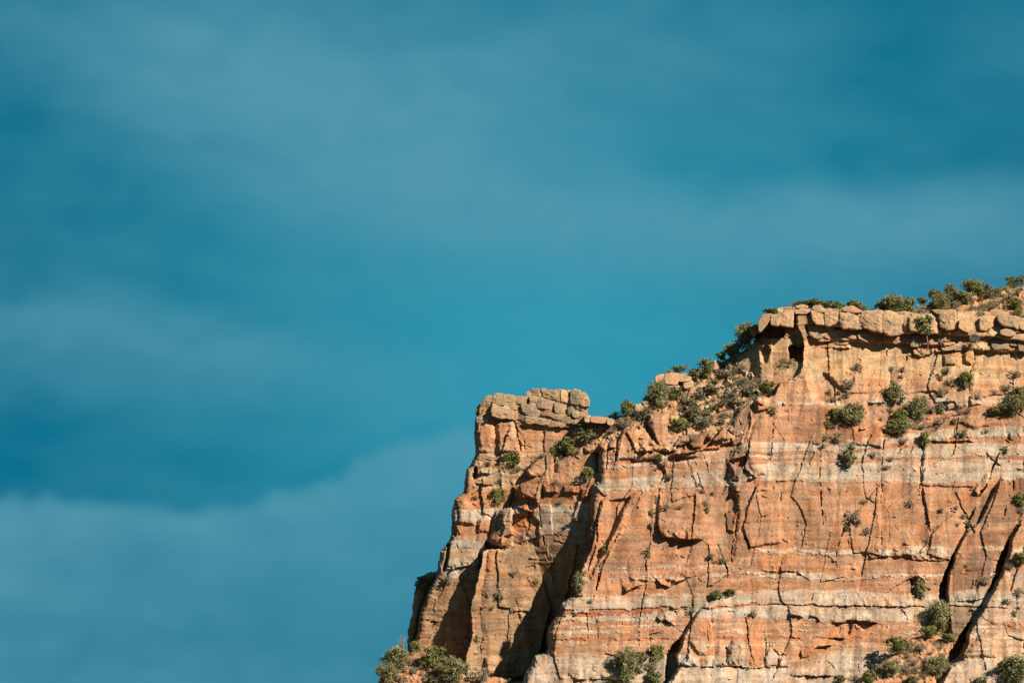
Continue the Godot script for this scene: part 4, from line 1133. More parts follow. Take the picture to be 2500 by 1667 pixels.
	c.beds(us, [[C_GREY.lerp(C_TAN, 0.5), 0, 0, 0, 0, 0], [C_PEACH, 1020, 1020, 1030, 1035, 1050], [C_TAN.lerp(C_GREY, 0.3), 1108, 1108, 1110, 1110, 1110], [C_ORANGE, 1186, 1186, 1160, 1110, 1100],
		[C_TAN, 1196, 1196, 1180, 1160, 1170], [C_BRIGHT.lerp(C_ORANGE, 0.5), 1205, 1205, 1190, 1165, 1172], [C_WHITE, 1245, 1245, 1240, 1234, 1230], [C_ORANGE, 1275, 1275, 1275, 1300, 1310], [C_WHITE.lerp(C_GREY, 0.25), 1320, 1320, 1320, 1310, 1316],
		[C_TAN.lerp(C_GREY, 0.3), 1346, 1346, 1330, 1318, 1320], [C_WHITE.lerp(C_GREY, 0.4), 1362, 1362, 1340, 1322, 1322], [C_BROWN.lerp(C_TAN, 0.55), 1410, 1410, 1350, 1326, 1326]], 6.0)
	c.paint(Z(1, [700, 1040, 830, 880, 960, 830, 1040, 900, 1380, 720, 1400, 1020, 1000, 1040]), C_ORANGE.lerp(C_TAN, 0.2), 0.8, 8.0)
	c.paint(Z(1, [670, 850, 960, 830, 820, 890, 690, 1040, 560, 1130, 430, 1140, 260, 1060, 260, 900]), C_TAN.lerp(C_GREY, 0.35), 0.7, 10.0)
	c.paint(Z(1, [1230, 600, 1300, 510, 1570, 520, 1570, 640, 1420, 720, 1380, 720]), C_SOIL.lerp(C_TAN, 0.5), 0.7, 8.0)
	c.paint(Z(1, [250, 620, 320, 540, 400, 520, 420, 640, 380, 700, 300, 700]), C_BRIGHT, 0.6, 8.0)
	c.paint(Z(1, [430, 500, 560, 500, 600, 700, 440, 700]), C_BRIGHT, 0.55, 8.0)
	c.paint(Z(1, [240, 470, 350, 480, 360, 520, 250, 530]), C_WHITE, 0.8, 4.0)
	c.paint(Z(1, [540, 520, 640, 520, 620, 600, 560, 600]), C_GREY, 0.6, 5.0)
	c.paint(Z(1, [1090, 560, 1230, 560, 1200, 620, 1100, 640]), C_WHITE.lerp(C_TAN, 0.4), 0.6, 6.0)
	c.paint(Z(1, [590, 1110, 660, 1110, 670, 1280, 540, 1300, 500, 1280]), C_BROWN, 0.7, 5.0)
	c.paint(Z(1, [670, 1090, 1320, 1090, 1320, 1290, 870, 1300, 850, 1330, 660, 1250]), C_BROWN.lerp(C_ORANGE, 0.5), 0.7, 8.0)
	c.paint(Z(1, [660, 1250, 740, 1245, 840, 1300, 850, 1400, 780, 1360, 640, 1370]), C_BRIGHT, 0.9, 3.0)
	c.paint(Z(1, [600, 1400, 760, 1370, 840, 1480, 850, 1568, 580, 1568]), C_BRIGHT, 0.9, 3.0)
	c.paint(Z(2, [1370, 0, 1650, 0, 1640, 60, 1420, 130, 1360, 140]), C_BRIGHT, 0.85, 5.0)
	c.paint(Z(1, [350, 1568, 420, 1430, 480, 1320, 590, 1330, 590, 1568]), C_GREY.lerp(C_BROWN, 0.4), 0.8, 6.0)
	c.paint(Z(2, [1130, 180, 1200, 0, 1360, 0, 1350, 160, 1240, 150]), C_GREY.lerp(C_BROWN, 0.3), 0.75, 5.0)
	c.paint(Z(2, [1200, 190, 1400, 180, 1390, 260, 1330, 285, 1240, 250]), C_BRIGHT.lerp(C_TAN, 0.4), 0.75, 4.0)
	c.paint(Z(2, [1110, 310, 1310, 290, 1280, 400, 1130, 560, 1090, 700, 1060, 690, 1100, 480]), C_BRIGHT.lerp(C_ORANGE, 0.5), 0.85, 4.0)
	c.paint(Z(1, [860, 1310, 1300, 1310, 1300, 1568, 870, 1568]), C_GREY.lerp(C_WHITE, 0.6), 0.75, 8.0)
	c.paint(Z(2, [1660, 0, 1975, 0, 1975, 130, 1700, 130]), C_GREY.lerp(C_WHITE, 0.6), 0.7, 8.0)
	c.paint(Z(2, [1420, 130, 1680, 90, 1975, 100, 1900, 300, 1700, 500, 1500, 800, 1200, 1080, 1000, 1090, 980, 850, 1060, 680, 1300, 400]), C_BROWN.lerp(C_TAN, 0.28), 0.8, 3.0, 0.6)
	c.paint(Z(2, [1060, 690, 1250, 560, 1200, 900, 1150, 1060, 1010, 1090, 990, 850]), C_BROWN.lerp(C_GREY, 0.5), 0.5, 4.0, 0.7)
	c.paint(Z(2, [1420, 560, 1600, 450, 1650, 560, 1500, 650]), C_ORANGE.lerp(C_TAN, 0.3), 0.6, 8.0)
	c.paint(Z(2, [950, 1260, 1100, 1200, 1080, 1430, 940, 1450]), C_GREY.lerp(C_WHITE, 0.3), 0.6, 6.0)
	c.paint(Z(2, [480, 1060, 560, 1080, 500, 1230, 470, 1230]), C_BRIGHT, 0.8, 3.0)
	c.paint(Z(2, [870, 600, 1000, 570, 980, 700, 850, 650]), C_ORANGE, 0.4, 6.0)
	c.paint(Z(1, [50, 1370, 250, 1360, 240, 1450, 60, 1470]), C_WHITE, 0.8, 5.0)
	c.paint(Z(1, [1110, 960, 1200, 990, 1380, 1000, 1320, 1060, 1050, 1040]), C_WHITE.lerp(C_TAN, 0.4), 0.5, 5.0)
	c.streak(Z(1, [745, 1240, 745, 1568]), 3.0, C_VARNISH, 0.6)
	c.grain(0.4, 0.25, 141)
	var o := structure("rock_tower", "orange sandstone tower with a blocky grey cap, left end of the cliff")
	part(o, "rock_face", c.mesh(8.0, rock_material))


func rubble(c: Sheet, size: float, high: float, sd: int, tones: Array) -> void:
	var cell := noise(FastNoiseLite.TYPE_CELLULAR, 1.0 / size, 1, sd)
	cell.cellular_return_type = FastNoiseLite.RETURN_DISTANCE2_SUB
	var id := noise(FastNoiseLite.TYPE_CELLULAR, 1.0 / size, 1, sd)
	id.cellular_return_type = FastNoiseLite.RETURN_CELL_VALUE
	for k in c.H.size():
		if c.K[k] == 0: continue
		var q := id.get_noise_2d(c.WU[k], c.WV[k])
		if q > 0.05:
			var e := clampf((cell.get_noise_2d(c.WU[k], c.WV[k]) + 1.0) * 2.4, 0.0, 1.0)
			c.H[k] += high * (0.4 + q) * e
			if e > 0.25:
				var t: Color = tones[int(q * 97.0) % tones.size()]
				c.R[k] = lerpf(c.R[k], t.r, 0.75); c.G[k] = lerpf(c.G[k], t.g, 0.75); c.B[k] = lerpf(c.B[k], t.b, 0.75)


func build_bench() -> void:
	var c := Sheet.new(self, Vector2(1400, 815), Vector2(2010, 1110), 2.0, Vector2(1700, 1055), -332.6, 0.0, -0.75, 4.0, 201)
	bench = c
	c.outline(Z(0, [1428, 1080, 1432, 1018, 1470, 1017, 1493, 1020, 1518, 1012, 1550, 996, 1570, 990, 1583, 978, 1590, 964, 1598, 940, 1603, 920, 1632, 914, 1652, 910, 1685, 915, 1703, 902, 1726, 886, 1750, 880, 1765, 878,
		1786, 868, 1800, 858, 1830, 862, 1880, 880, 1965, 890, 1975, 905, 1920, 990, 1800, 1080, 1640, 1105, 1428, 1105]), 8.0, 1.2)
	c.lift(Z(0, [1380, 780, 1570, 780, 1570, 1140, 1380, 1140]), -2.6, 0.5, 0.0274)
	c.lift(Z(0, [1760, 780, 2030, 780, 2030, 1140, 1760, 1140]), 2.0, 0.5, 0.0148)
	c.weather(0.8, 0.25, 0.1, 0.35, 211)
	c.fill(C_SOIL.lerp(C_TAN, 0.35))
	c.paint(Z(7, [200, 1300, 500, 1240, 740, 1250, 960, 1240, 760, 1500, 300, 1568]), C_BROWN.lerp(C_TAN, 0.4), 0.6, 8.0, 0.4)
	c.paint(Z(5, [560, 380, 1100, 200, 1330, 200, 1000, 450, 700, 600, 400, 620]), C_TAN.lerp(C_WHITE, 0.5), 0.5, 20.0)
	rubble(c, 17.0, 0.55, 221, [C_PEACH, C_TAN, C_WHITE, C_ORANGE, C_TAN])
	rubble(c, 7.0, 0.22, 222, [C_TAN, C_WHITE, C_PEACH, C_GREY])
	c.grain(0.12, 0.12, 231)
	var o := structure("scrub_slope", "stony slope dotted with shrubs between the tower and the cap ledge")
	part(o, "slope", c.mesh(8.0, rock_material))
	# the small stack of slabs at the slope's crest
	var rng := RandomNumberGenerator.new()
	rng.seed = 77
	for k in [
		[5, [200, 150, 290, 135, 300, 180, 280, 215, 205, 205], 0.8, C_PEACH], [5, [290, 130, 410, 125, 420, 190, 400, 230, 300, 220, 285, 180], 1.0, C_PEACH], [5, [400, 150, 480, 125, 535, 140, 530, 190, 420, 200], 0.9, C_TAN],
		[5, [280, 225, 390, 232, 370, 262, 310, 258], 0.6, C_PEACH], [5, [470, 210, 545, 190, 560, 240, 480, 265], 0.7, C_TAN], [5, [80, 375, 110, 345, 140, 340, 135, 400, 90, 415], 0.8, C_PEACH], [5, [86, 408, 130, 400, 128, 435, 84, 440], 0.6, C_TAN],
		[5, [10, 430, 60, 415, 80, 440, 60, 480, 10, 480], 0.5, C_TAN], [5, [590, 235, 690, 225, 690, 250, 600, 262], 0.5, C_TAN], [5, [740, 20, 800, 0, 815, 60, 760, 90], 0.6, C_PEACH], [5, [870, 75, 900, 80, 895, 105, 868, 105], 0.4, C_WHITE],
		[1, [1290, 450, 1335, 455, 1330, 505, 1290, 500], 0.6, C_TAN], [1, [1340, 460, 1500, 470, 1480, 520, 1350, 510], 0.6, C_ORANGE], [1, [1505, 480, 1560, 490, 1550, 530, 1510, 530], 0.5, C_TAN],
		[1, [1780, 350, 1840, 345, 1845, 390, 1790, 400], 0.5, C_PEACH], [1, [1850, 285, 1890, 280, 1890, 355, 1850, 350], 0.6, C_PEACH]]:
		part(o, "rock_block", rock_block(Z(k[0], k[1]), c, k[2], 1.6, k[3], rng, 0.35))


func build_mesa() -> void:
	var c := Sheet.new(self, Vector2(1840, 660), Vector2(2580, 790), 1.8, Vector2(2200, 765), -340.0, 0.0, -1.0, 4.0, 301)
	mesa = c
	c.outline(Z(0, [1846, 830, 1868, 776, 1930, 768, 2000, 765, 2120, 760, 2235, 754, 2262, 741, 2300, 738, 2360, 724, 2395, 712, 2440, 704, 2470, 701, 2500, 694, 2640, 675, 2640, 830]), 6.0, 1.0)
	c.weather(0.5, 0.2, 0.0, 0.3, 311)
	c.fill(C_SOIL.lerp(C_TAN, 0.2))
	rubble(c, 17.0, 0.5, 321, [C_PEACH, C_TAN, C_ORANGE, C_TAN])
	rubble(c, 7.0, 0.2, 322, [C_TAN, C_PEACH, C_ORANGE, C_GREY])
	c.grain(0.1, 0.15, 331)
	var o := structure("mesa_slope", "orange stony slope with shrubs above the cap ledge")
	part(o, "slope", c.mesh(10.0, rock_material))


func build_talus() -> void:
	var c := Sheet.new(self, Vector2(900, 1560), Vector2(1310, 1740), 1.8, Vector2(1150, 1650), -330.0, 0.004, -0.8, 4.0, 401)
	talus = c
	c.outline(Z(0, [905, 1790, 922, 1662, 935, 1640, 955, 1610, 985, 1598, 1010, 1596, 1040, 1604, 1060, 1612, 1085, 1618, 1100, 1632, 1140, 1645, 1190, 1652, 1230, 1656, 1290, 1668, 1306, 1700, 1306, 1790]), 7.0, 1.2)
	c.weather(0.6, 0.2, 0.0, 0.25, 411)
	c.fill(C_SOIL)
	rubble(c, 12.0, 0.18, 421, [C_PEACH, C_ORANGE, C_TAN, C_SOIL])
	rubble(c, 5.5, 0.14, 422, [C_SOIL, C_PEACH, C_ORANGE, C_BROWN])
	c.grain(0.1, 0.3, 431)
	var o := structure("talus_slope", "orange debris slope with junipers at the foot of the tower")
	part(o, "slope", c.mesh(8.0, rock_material))
	var d := Sheet.new(self, Vector2(2080, 1520), Vector2(2345, 1740), 1.8, Vector2(2220, 1600), -321.2, 0.0, -0.75, 4.0, 451)
	apron = d
	d.outline(Z(0, [2085, 1790, 2100, 1655, 2150, 1620, 2176, 1600, 2214, 1572, 2232, 1556, 2252, 1548, 2278, 1546, 2310, 1562, 2326, 1566, 2324, 1590, 2314, 1620, 2290, 1655, 2280, 1790]), 8.0, 1.6)
	d.weather(0.5, 0.2, 0.0, 0.25, 461)
	d.fill(C_SOIL.lerp(C_PEACH, 0.3))
	rubble(d, 12.0, 0.16, 471, [C_PEACH, C_ORANGE, C_TAN, C_SOIL])
	rubble(d, 5.5, 0.10, 472, [C_SOIL, C_PEACH, C_BROWN, C_GREY, C_TAN])
	d.grain(0.15, 0.2, 481)
	var p := structure("debris_apron", "orange debris apron with shrubs below the right-hand clefts")
	part(p, "slope", d.mesh(6.0, rock_material))


func build_cap() -> void:
	var o := get_node("cliff")
	var rng := RandomNumberGenerator.new()
	rng.seed = 5
	var T := C_TAN.lerp(C_PEACH, 0.35)
	# [tile, outline, proud, thickness, colour, roundness]
	for k in [
		[11, [240, 300, 300, 215, 430, 200, 450, 260, 380, 340, 270, 490, 230, 470], 1.5, 4.0, C_BROWN.lerp(T, 0.5), 0.3], [11, [450, 215, 600, 215, 615, 260, 560, 390, 440, 370], 1.8, 4.0, T, 0.25], [11, [610, 205, 700, 170, 810, 180, 805, 270, 800, 420, 700, 400, 600, 390], 2.0, 4.0, T, 0.3],
		[11, [840, 195, 950, 190, 945, 260, 935, 390, 850, 380], 0.6, 3.0, C_ORANGE, 0.3], [11, [945, 190, 1090, 190, 1040, 260, 1050, 350, 960, 400, 935, 330], 1.0, 3.0, T, 0.4], [11, [1170, 70, 1260, 65, 1340, 120, 1340, 170, 1200, 150, 1140, 110], 2.0, 3.0, C_TAN, 0.5],
		[11, [1110, 150, 1330, 165, 1330, 380, 1200, 360, 1150, 300], 1.9, 4.0, T, 0.5], [11, [1340, 185, 1450, 170, 1580, 190, 1580, 330, 1480, 370, 1400, 410, 1345, 370], 1.9, 4.0, T, 0.6], [11, [1590, 190, 1800, 180, 1880, 260, 1890, 460, 1750, 440, 1640, 440, 1590, 330], 2.1, 4.0, T, 0.7],
		[11, [1885, 210, 1960, 230, 1945, 330, 1965, 440, 1900, 440], 1.6, 4.0, T, 0.4], [11, [1940, 230, 2080, 200, 2290, 220, 2285, 360, 2300, 520, 2150, 480, 1970, 420, 1930, 300], 2.2, 4.0, T, 0.7], [12, [-55, 250, 0, 190, 180, 230, 320, 290, 280, 400, 250, 540, 100, 560, 0, 520, -55, 470], 2.2, 4.0, T, 0.6],
		[11, [560, 115, 640, 105, 660, 150, 570, 170], 1.7, 2.0, C_TAN, 0.5], [11, [620, 85, 820, 92, 830, 115, 640, 112], 1.8, 2.5, C_TAN, 0.4], [11, [660, 130, 810, 125, 820, 170, 670, 172], 1.8, 2.5, T, 0.4], [11, [560, 175, 650, 172, 645, 205, 560, 205], 1.6, 2.0, T, 0.4],
		[11, [860, 50, 980, 35, 1050, 50, 1040, 85, 880, 80], 0.8, 2.0, T, 0.5], [11, [850, 130, 1080, 110, 1100, 180, 850, 190], 1.5, 3.0, T, 0.5], [11, [1640, 120, 1700, 80, 1830, 85, 1950, 150, 1900, 182, 1660, 152], 2.3, 3.0, C_PEACH, 0.4], [11, [1970, 150, 2300, 150, 2335, 200, 2280, 222, 1960, 225], 1.8, 3.0, C_TAN, 0.4],
		[11, [1360, 120, 1440, 115, 1470, 175, 1370, 180], 1.5, 2.5, C_TAN, 0.4], [11, [1470, 110, 1560, 120, 1590, 185, 1480, 180], 1.4, 2.5, T, 0.4], [11, [2140, 135, 2290, 130, 2310, 155, 2150, 158], 1.5, 2.5, C_TAN, 0.4],
		[11, [680, 490, 770, 450, 780, 540, 700, 540], 0.3, 2.5, C_PEACH, 0.5], [11, [790, 470, 840, 460, 830, 510, 795, 515], 0.3, 2.0, C_PEACH, 0.5], [11, [850, 440, 940, 430, 930, 500, 870, 500], 0.4, 2.0, C_PEACH, 0.5], [11, [680, 540, 708, 535, 708, 582, 680, 582], 0.2, 1.5, C_PEACH, 0.5],
		[11, [840, 545, 930, 545, 900, 592, 850, 592], 0.2, 2.0, C_PEACH, 0.5], [11, [960, 420, 1070, 380, 1060, 540, 970, 560], 0.9, 2.5, C_GREY, 0.4], [11, [1080, 375, 1320, 378, 1335, 415, 1080, 418], 1.2, 3.0, C_PEACH, 0.4], [11, [1080, 420, 1340, 420, 1370, 540, 1230, 600, 1090, 540], 1.1, 3.0, T, 0.5],
		[11, [1350, 400, 1480, 400, 1470, 442, 1370, 445], 1.2, 2.5, C_PEACH, 0.5], [11, [1400, 455, 1560, 450, 1600, 540, 1560, 600, 1400, 570], 0.8, 2.5, C_PEACH, 0.5], [11, [1560, 460, 1680, 480, 1720, 560, 1640, 540, 1570, 500], 1.1, 2.5, T, 0.5], [11, [1700, 500, 1920, 510, 1900, 610, 1720, 580], 1.1, 2.5, C_PEACH, 0.5],
		[11, [1910, 510, 2040, 510, 2140, 560, 2200, 640, 2050, 650, 1920, 600], 1.3, 2.5, T, 0.6], [11, [2140, 590, 2260, 640, 2230, 690, 2140, 660], 0.9, 2.0, T, 0.5], [11, [1580, 560, 1700, 570, 1765, 622, 1650, 612], 0.9, 2.0, C_PEACH, 0.4], [11, [1150, 600, 1400, 585, 1420, 640, 1180, 630], 0.5, 2.0, C_PEACH, 0.3],
		[11, [1420, 600, 1600, 610, 1750, 650, 1700, 700, 1440, 660], 0.4, 2.0, C_PEACH, 0.3], [11, [370, 600, 480, 570, 500, 650, 450, 720, 380, 690], -1.7, 2.0, C_PEACH, 0.5], [11, [500, 580, 700, 578, 720, 620, 610, 640, 510, 630], -1.7, 2.0, C_PEACH, 0.4], [11, [600, 615, 720, 610, 722, 738, 630, 745], -1.3, 2.0, C_ORANGE, 0.4],
		[11, [730, 590, 830, 590, 850, 690, 740, 690], -1.0, 2.0, C_TAN, 0.4], [11, [880, 600, 990, 580, 980, 690, 930, 735, 880, 700], -0.5, 2.0, C_GREY, 0.4], [11, [140, 650, 260, 640, 270, 710, 240, 790, 130, 740], -2.6, 2.0, C_PEACH, 0.5], [11, [0, 680, 120, 670, 130, 740, 0, 740], -3.0, 2.0, C_TAN, 0.5],
		[11, [90, 360, 230, 355, 235, 400, 220, 460, 130, 540, 90, 450], -2.4, 3.0, T, 0.4], [11, [100, 350, 230, 352, 235, 375, 110, 380], -2.1, 2.5, C_PEACH, 0.3],
		[12, [330, 290, 400, 230, 430, 240, 412, 420, 360, 480, 330, 400], 1.5, 3.5, T, 0.5], [12, [425, 260, 560, 230, 640, 250, 870, 330, 880, 525, 650, 525, 430, 470, 415, 350], 1.9, 3.5, T, 0.4], [12, [920, 230, 940, 180, 1180, 190, 1190, 290, 1140, 460, 1050, 470, 930, 400], 2.3, 4.0, T, 0.4],
		[12, [1190, 160, 1300, 170, 1330, 230, 1220, 290], 1.4, 3.0, T, 0.4], [12, [1150, 310, 1230, 290, 1210, 430, 1160, 450], 1.6, 3.0, T, 0.6], [12, [1250, 310, 1350, 285, 1460, 340, 1460, 450, 1400, 510, 1250, 440], 2.1, 3.5, T, 0.7], [12, [1340, 180, 1480, 160, 1560, 260, 1590, 300, 1570, 500, 1440, 500, 1460, 340, 1360, 270], 1.3, 3.0, C_PEACH, 0.4],
		[12, [1600, 280, 1720, 240, 1890, 260, 1820, 400, 1700, 470, 1610, 460], 1.9, 3.5, T, 0.6], [12, [1900, 240, 2000, 225, 2230, 260, 2250, 300, 2240, 470, 2140, 410, 1960, 390, 1890, 300], 2.3, 3.5, C_GREY.lerp(T, 0.6), 0.8], [12, [2260, 310, 2360, 290, 2430, 320, 2410, 480, 2270, 440], 2.0, 3.5, T, 0.6],
		[12, [1940, 480, 2060, 445, 2170, 480, 2190, 540, 2100, 570, 1950, 540], 1.9, 2.5, C_GREY.lerp(T, 0.6), 0.9], [12, [800, 130, 960, 140, 985, 178, 920, 195, 840, 165], 1.9, 2.5, T, 0.4], [12, [640, 190, 760, 165, 880, 175, 900, 230, 880, 320, 660, 250], 1.2, 3.0, T, 0.4],
		[12, [100, 160, 330, 150, 470, 180, 640, 200, 620, 245, 430, 225, 250, 215], 1.3, 3.0, C_TAN, 0.3], [12, [-10, 150, 110, 150, 230, 215, 330, 275, 180, 225, 0, 185], 1.7, 3.0, C_TAN, 0.3], [12, [980, 140, 1180, 130, 1190, 185, 990, 178], 1.6, 3.0, C_TAN, 0.4],
		[12, [1480, 165, 1780, 150, 1800, 240, 1600, 270], 1.2, 3.0, T, 0.4], [12, [2000, 150, 2150, 150, 2250, 230, 2040, 220], 1.4, 2.5, C_TAN, 0.4], [12, [2150, 420, 2260, 440, 2260, 500, 2180, 480], 1.5, 2.5, T, 0.5],
		[12, [70, 580, 250, 550, 260, 650, 180, 680, 90, 620], 1.0, 2.5, C_PEACH, 0.5], [12, [270, 580, 330, 570, 340, 670, 280, 650], 0.8, 2.0, C_PEACH, 0.4], [12, [360, 560, 440, 620, 440, 680, 370, 660], 0.9, 2.0, C_ORANGE, 0.4], [12, [490, 550, 610, 560, 610, 700, 580, 730, 440, 730, 470, 640], 1.2, 2.5, C_GREY, 0.6],
		[12, [620, 560, 700, 560, 700, 680, 630, 670], 0.7, 2.0, T, 0.3], [12, [760, 560, 900, 560, 890, 690, 770, 690], 0.9, 2.0, C_PEACH, 0.4], [12, [920, 540, 1000, 540, 980, 640, 925, 640], 0.9, 2.0, T, 0.4], [12, [1000, 560, 1110, 540, 1125, 620, 1015, 640], 1.1, 2.0, T, 0.5], [12, [1130, 520, 1240, 510, 1300, 600, 1150, 605], 1.0, 2.0, T, 0.5],
		[12, [1290, 540, 1440, 540, 1450, 610, 1300, 605], 1.0, 2.0, C_PEACH, 0.4], [12, [1000, 660, 1180, 650, 1180, 692, 1010, 702], 0.9, 2.0, T, 0.4], [12, [1460, 520, 1600, 510, 1620, 630, 1480, 640], 0.9, 2.0, C_GREY, 0.4], [12, [1620, 520, 1820, 510, 1800, 600, 1690, 630], 1.1, 2.0, T, 0.5],
		[12, [1820, 470, 1940, 465, 1900, 560, 1830, 570], 1.1, 2.0, T, 0.4], [12, [1815, 640, 2000, 620, 2000, 760, 1880, 782, 1820, 740], 1.2, 2.0, C_GREY, 0.5], [12, [2000, 640, 2110, 640, 2110, 770, 2010, 765], 1.0, 2.0, C_PEACH, 0.4], [12, [2120, 640, 2270, 640, 2250, 712, 2130, 712], 1.1, 2.0, C_GREY, 0.4],
		[12, [2270, 640, 2345, 630, 2345, 800, 2270, 790], 1.2, 2.0, C_GREY, 0.5], [12, [2350, 620, 2430, 620, 2430, 830, 2350, 820], 1.2, 2.0, T, 0.5], [12, [1540, 640, 1760, 650, 1760, 752, 1640, 712, 1540, 742], 0.7, 2.0, T, 0.3], [12, [1200, 610, 1440, 615, 1440, 660, 1200, 655], 0.7, 2.0, T, 0.3],
		[12, [970, 755, 1180, 692, 1200, 770, 1000, 802], 0.7, 1.5, T, 0.3], [12, [1170, 695, 1300, 700, 1285, 790, 1170, 782], 0.7, 1.5, C_GREY, 0.3], [12, [500, 790, 600, 770, 592, 850, 520, 852], 0.5, 1.2, C_PEACH, 0.5], [12, [640, 800, 740, 780, 830, 830, 650, 862], 0.4, 1.2, T, 0.4],
		[12, [1960, 600, 2130, 590, 2250, 600, 2230, 632, 1980, 630], 1.2, 2.0, T, 0.4], [12, [2190, 530, 2260, 530, 2290, 580, 2200, 590], 1.2, 2.0, T, 0.5], [12, [2280, 490, 2420, 500, 2420, 600, 2300, 570], 1.0, 2.0, T, 0.4]]:
		part(o, "rock_block", rock_block(Z(k[0], k[1]), cliff, k[2] - 0.5 + (0.6 if k[2] >= 1.5 else 0.0), k[3], k[4], rng, k[5] * 0.28))
	# a plain sheet through the blocks' fronts, for what roots among them
	ledge = Sheet.new(self, Vector2(2160, 740), Vector2(2560, 900), 20.0, Vector2(1800, 1200), -330.0, 0.0, -0.30, 1.0, 9)
	ledge.H.fill(1.2)
	# loose boulders on the ledge
	var m := rock_block(Z(12, [1770, 150, 1800, 125, 1900, 118, 2000, 160, 1960, 212, 1870, 235, 1800, 192]), cliff, 1.3, 1.6, C_ORANGE.lerp(T, 0.3), rng, 0.8)
	var b := part(self, numbered("boulder"), m)
	tag(b, "rounded reddish boulder perched on the cap ledge near its right end", "boulder")


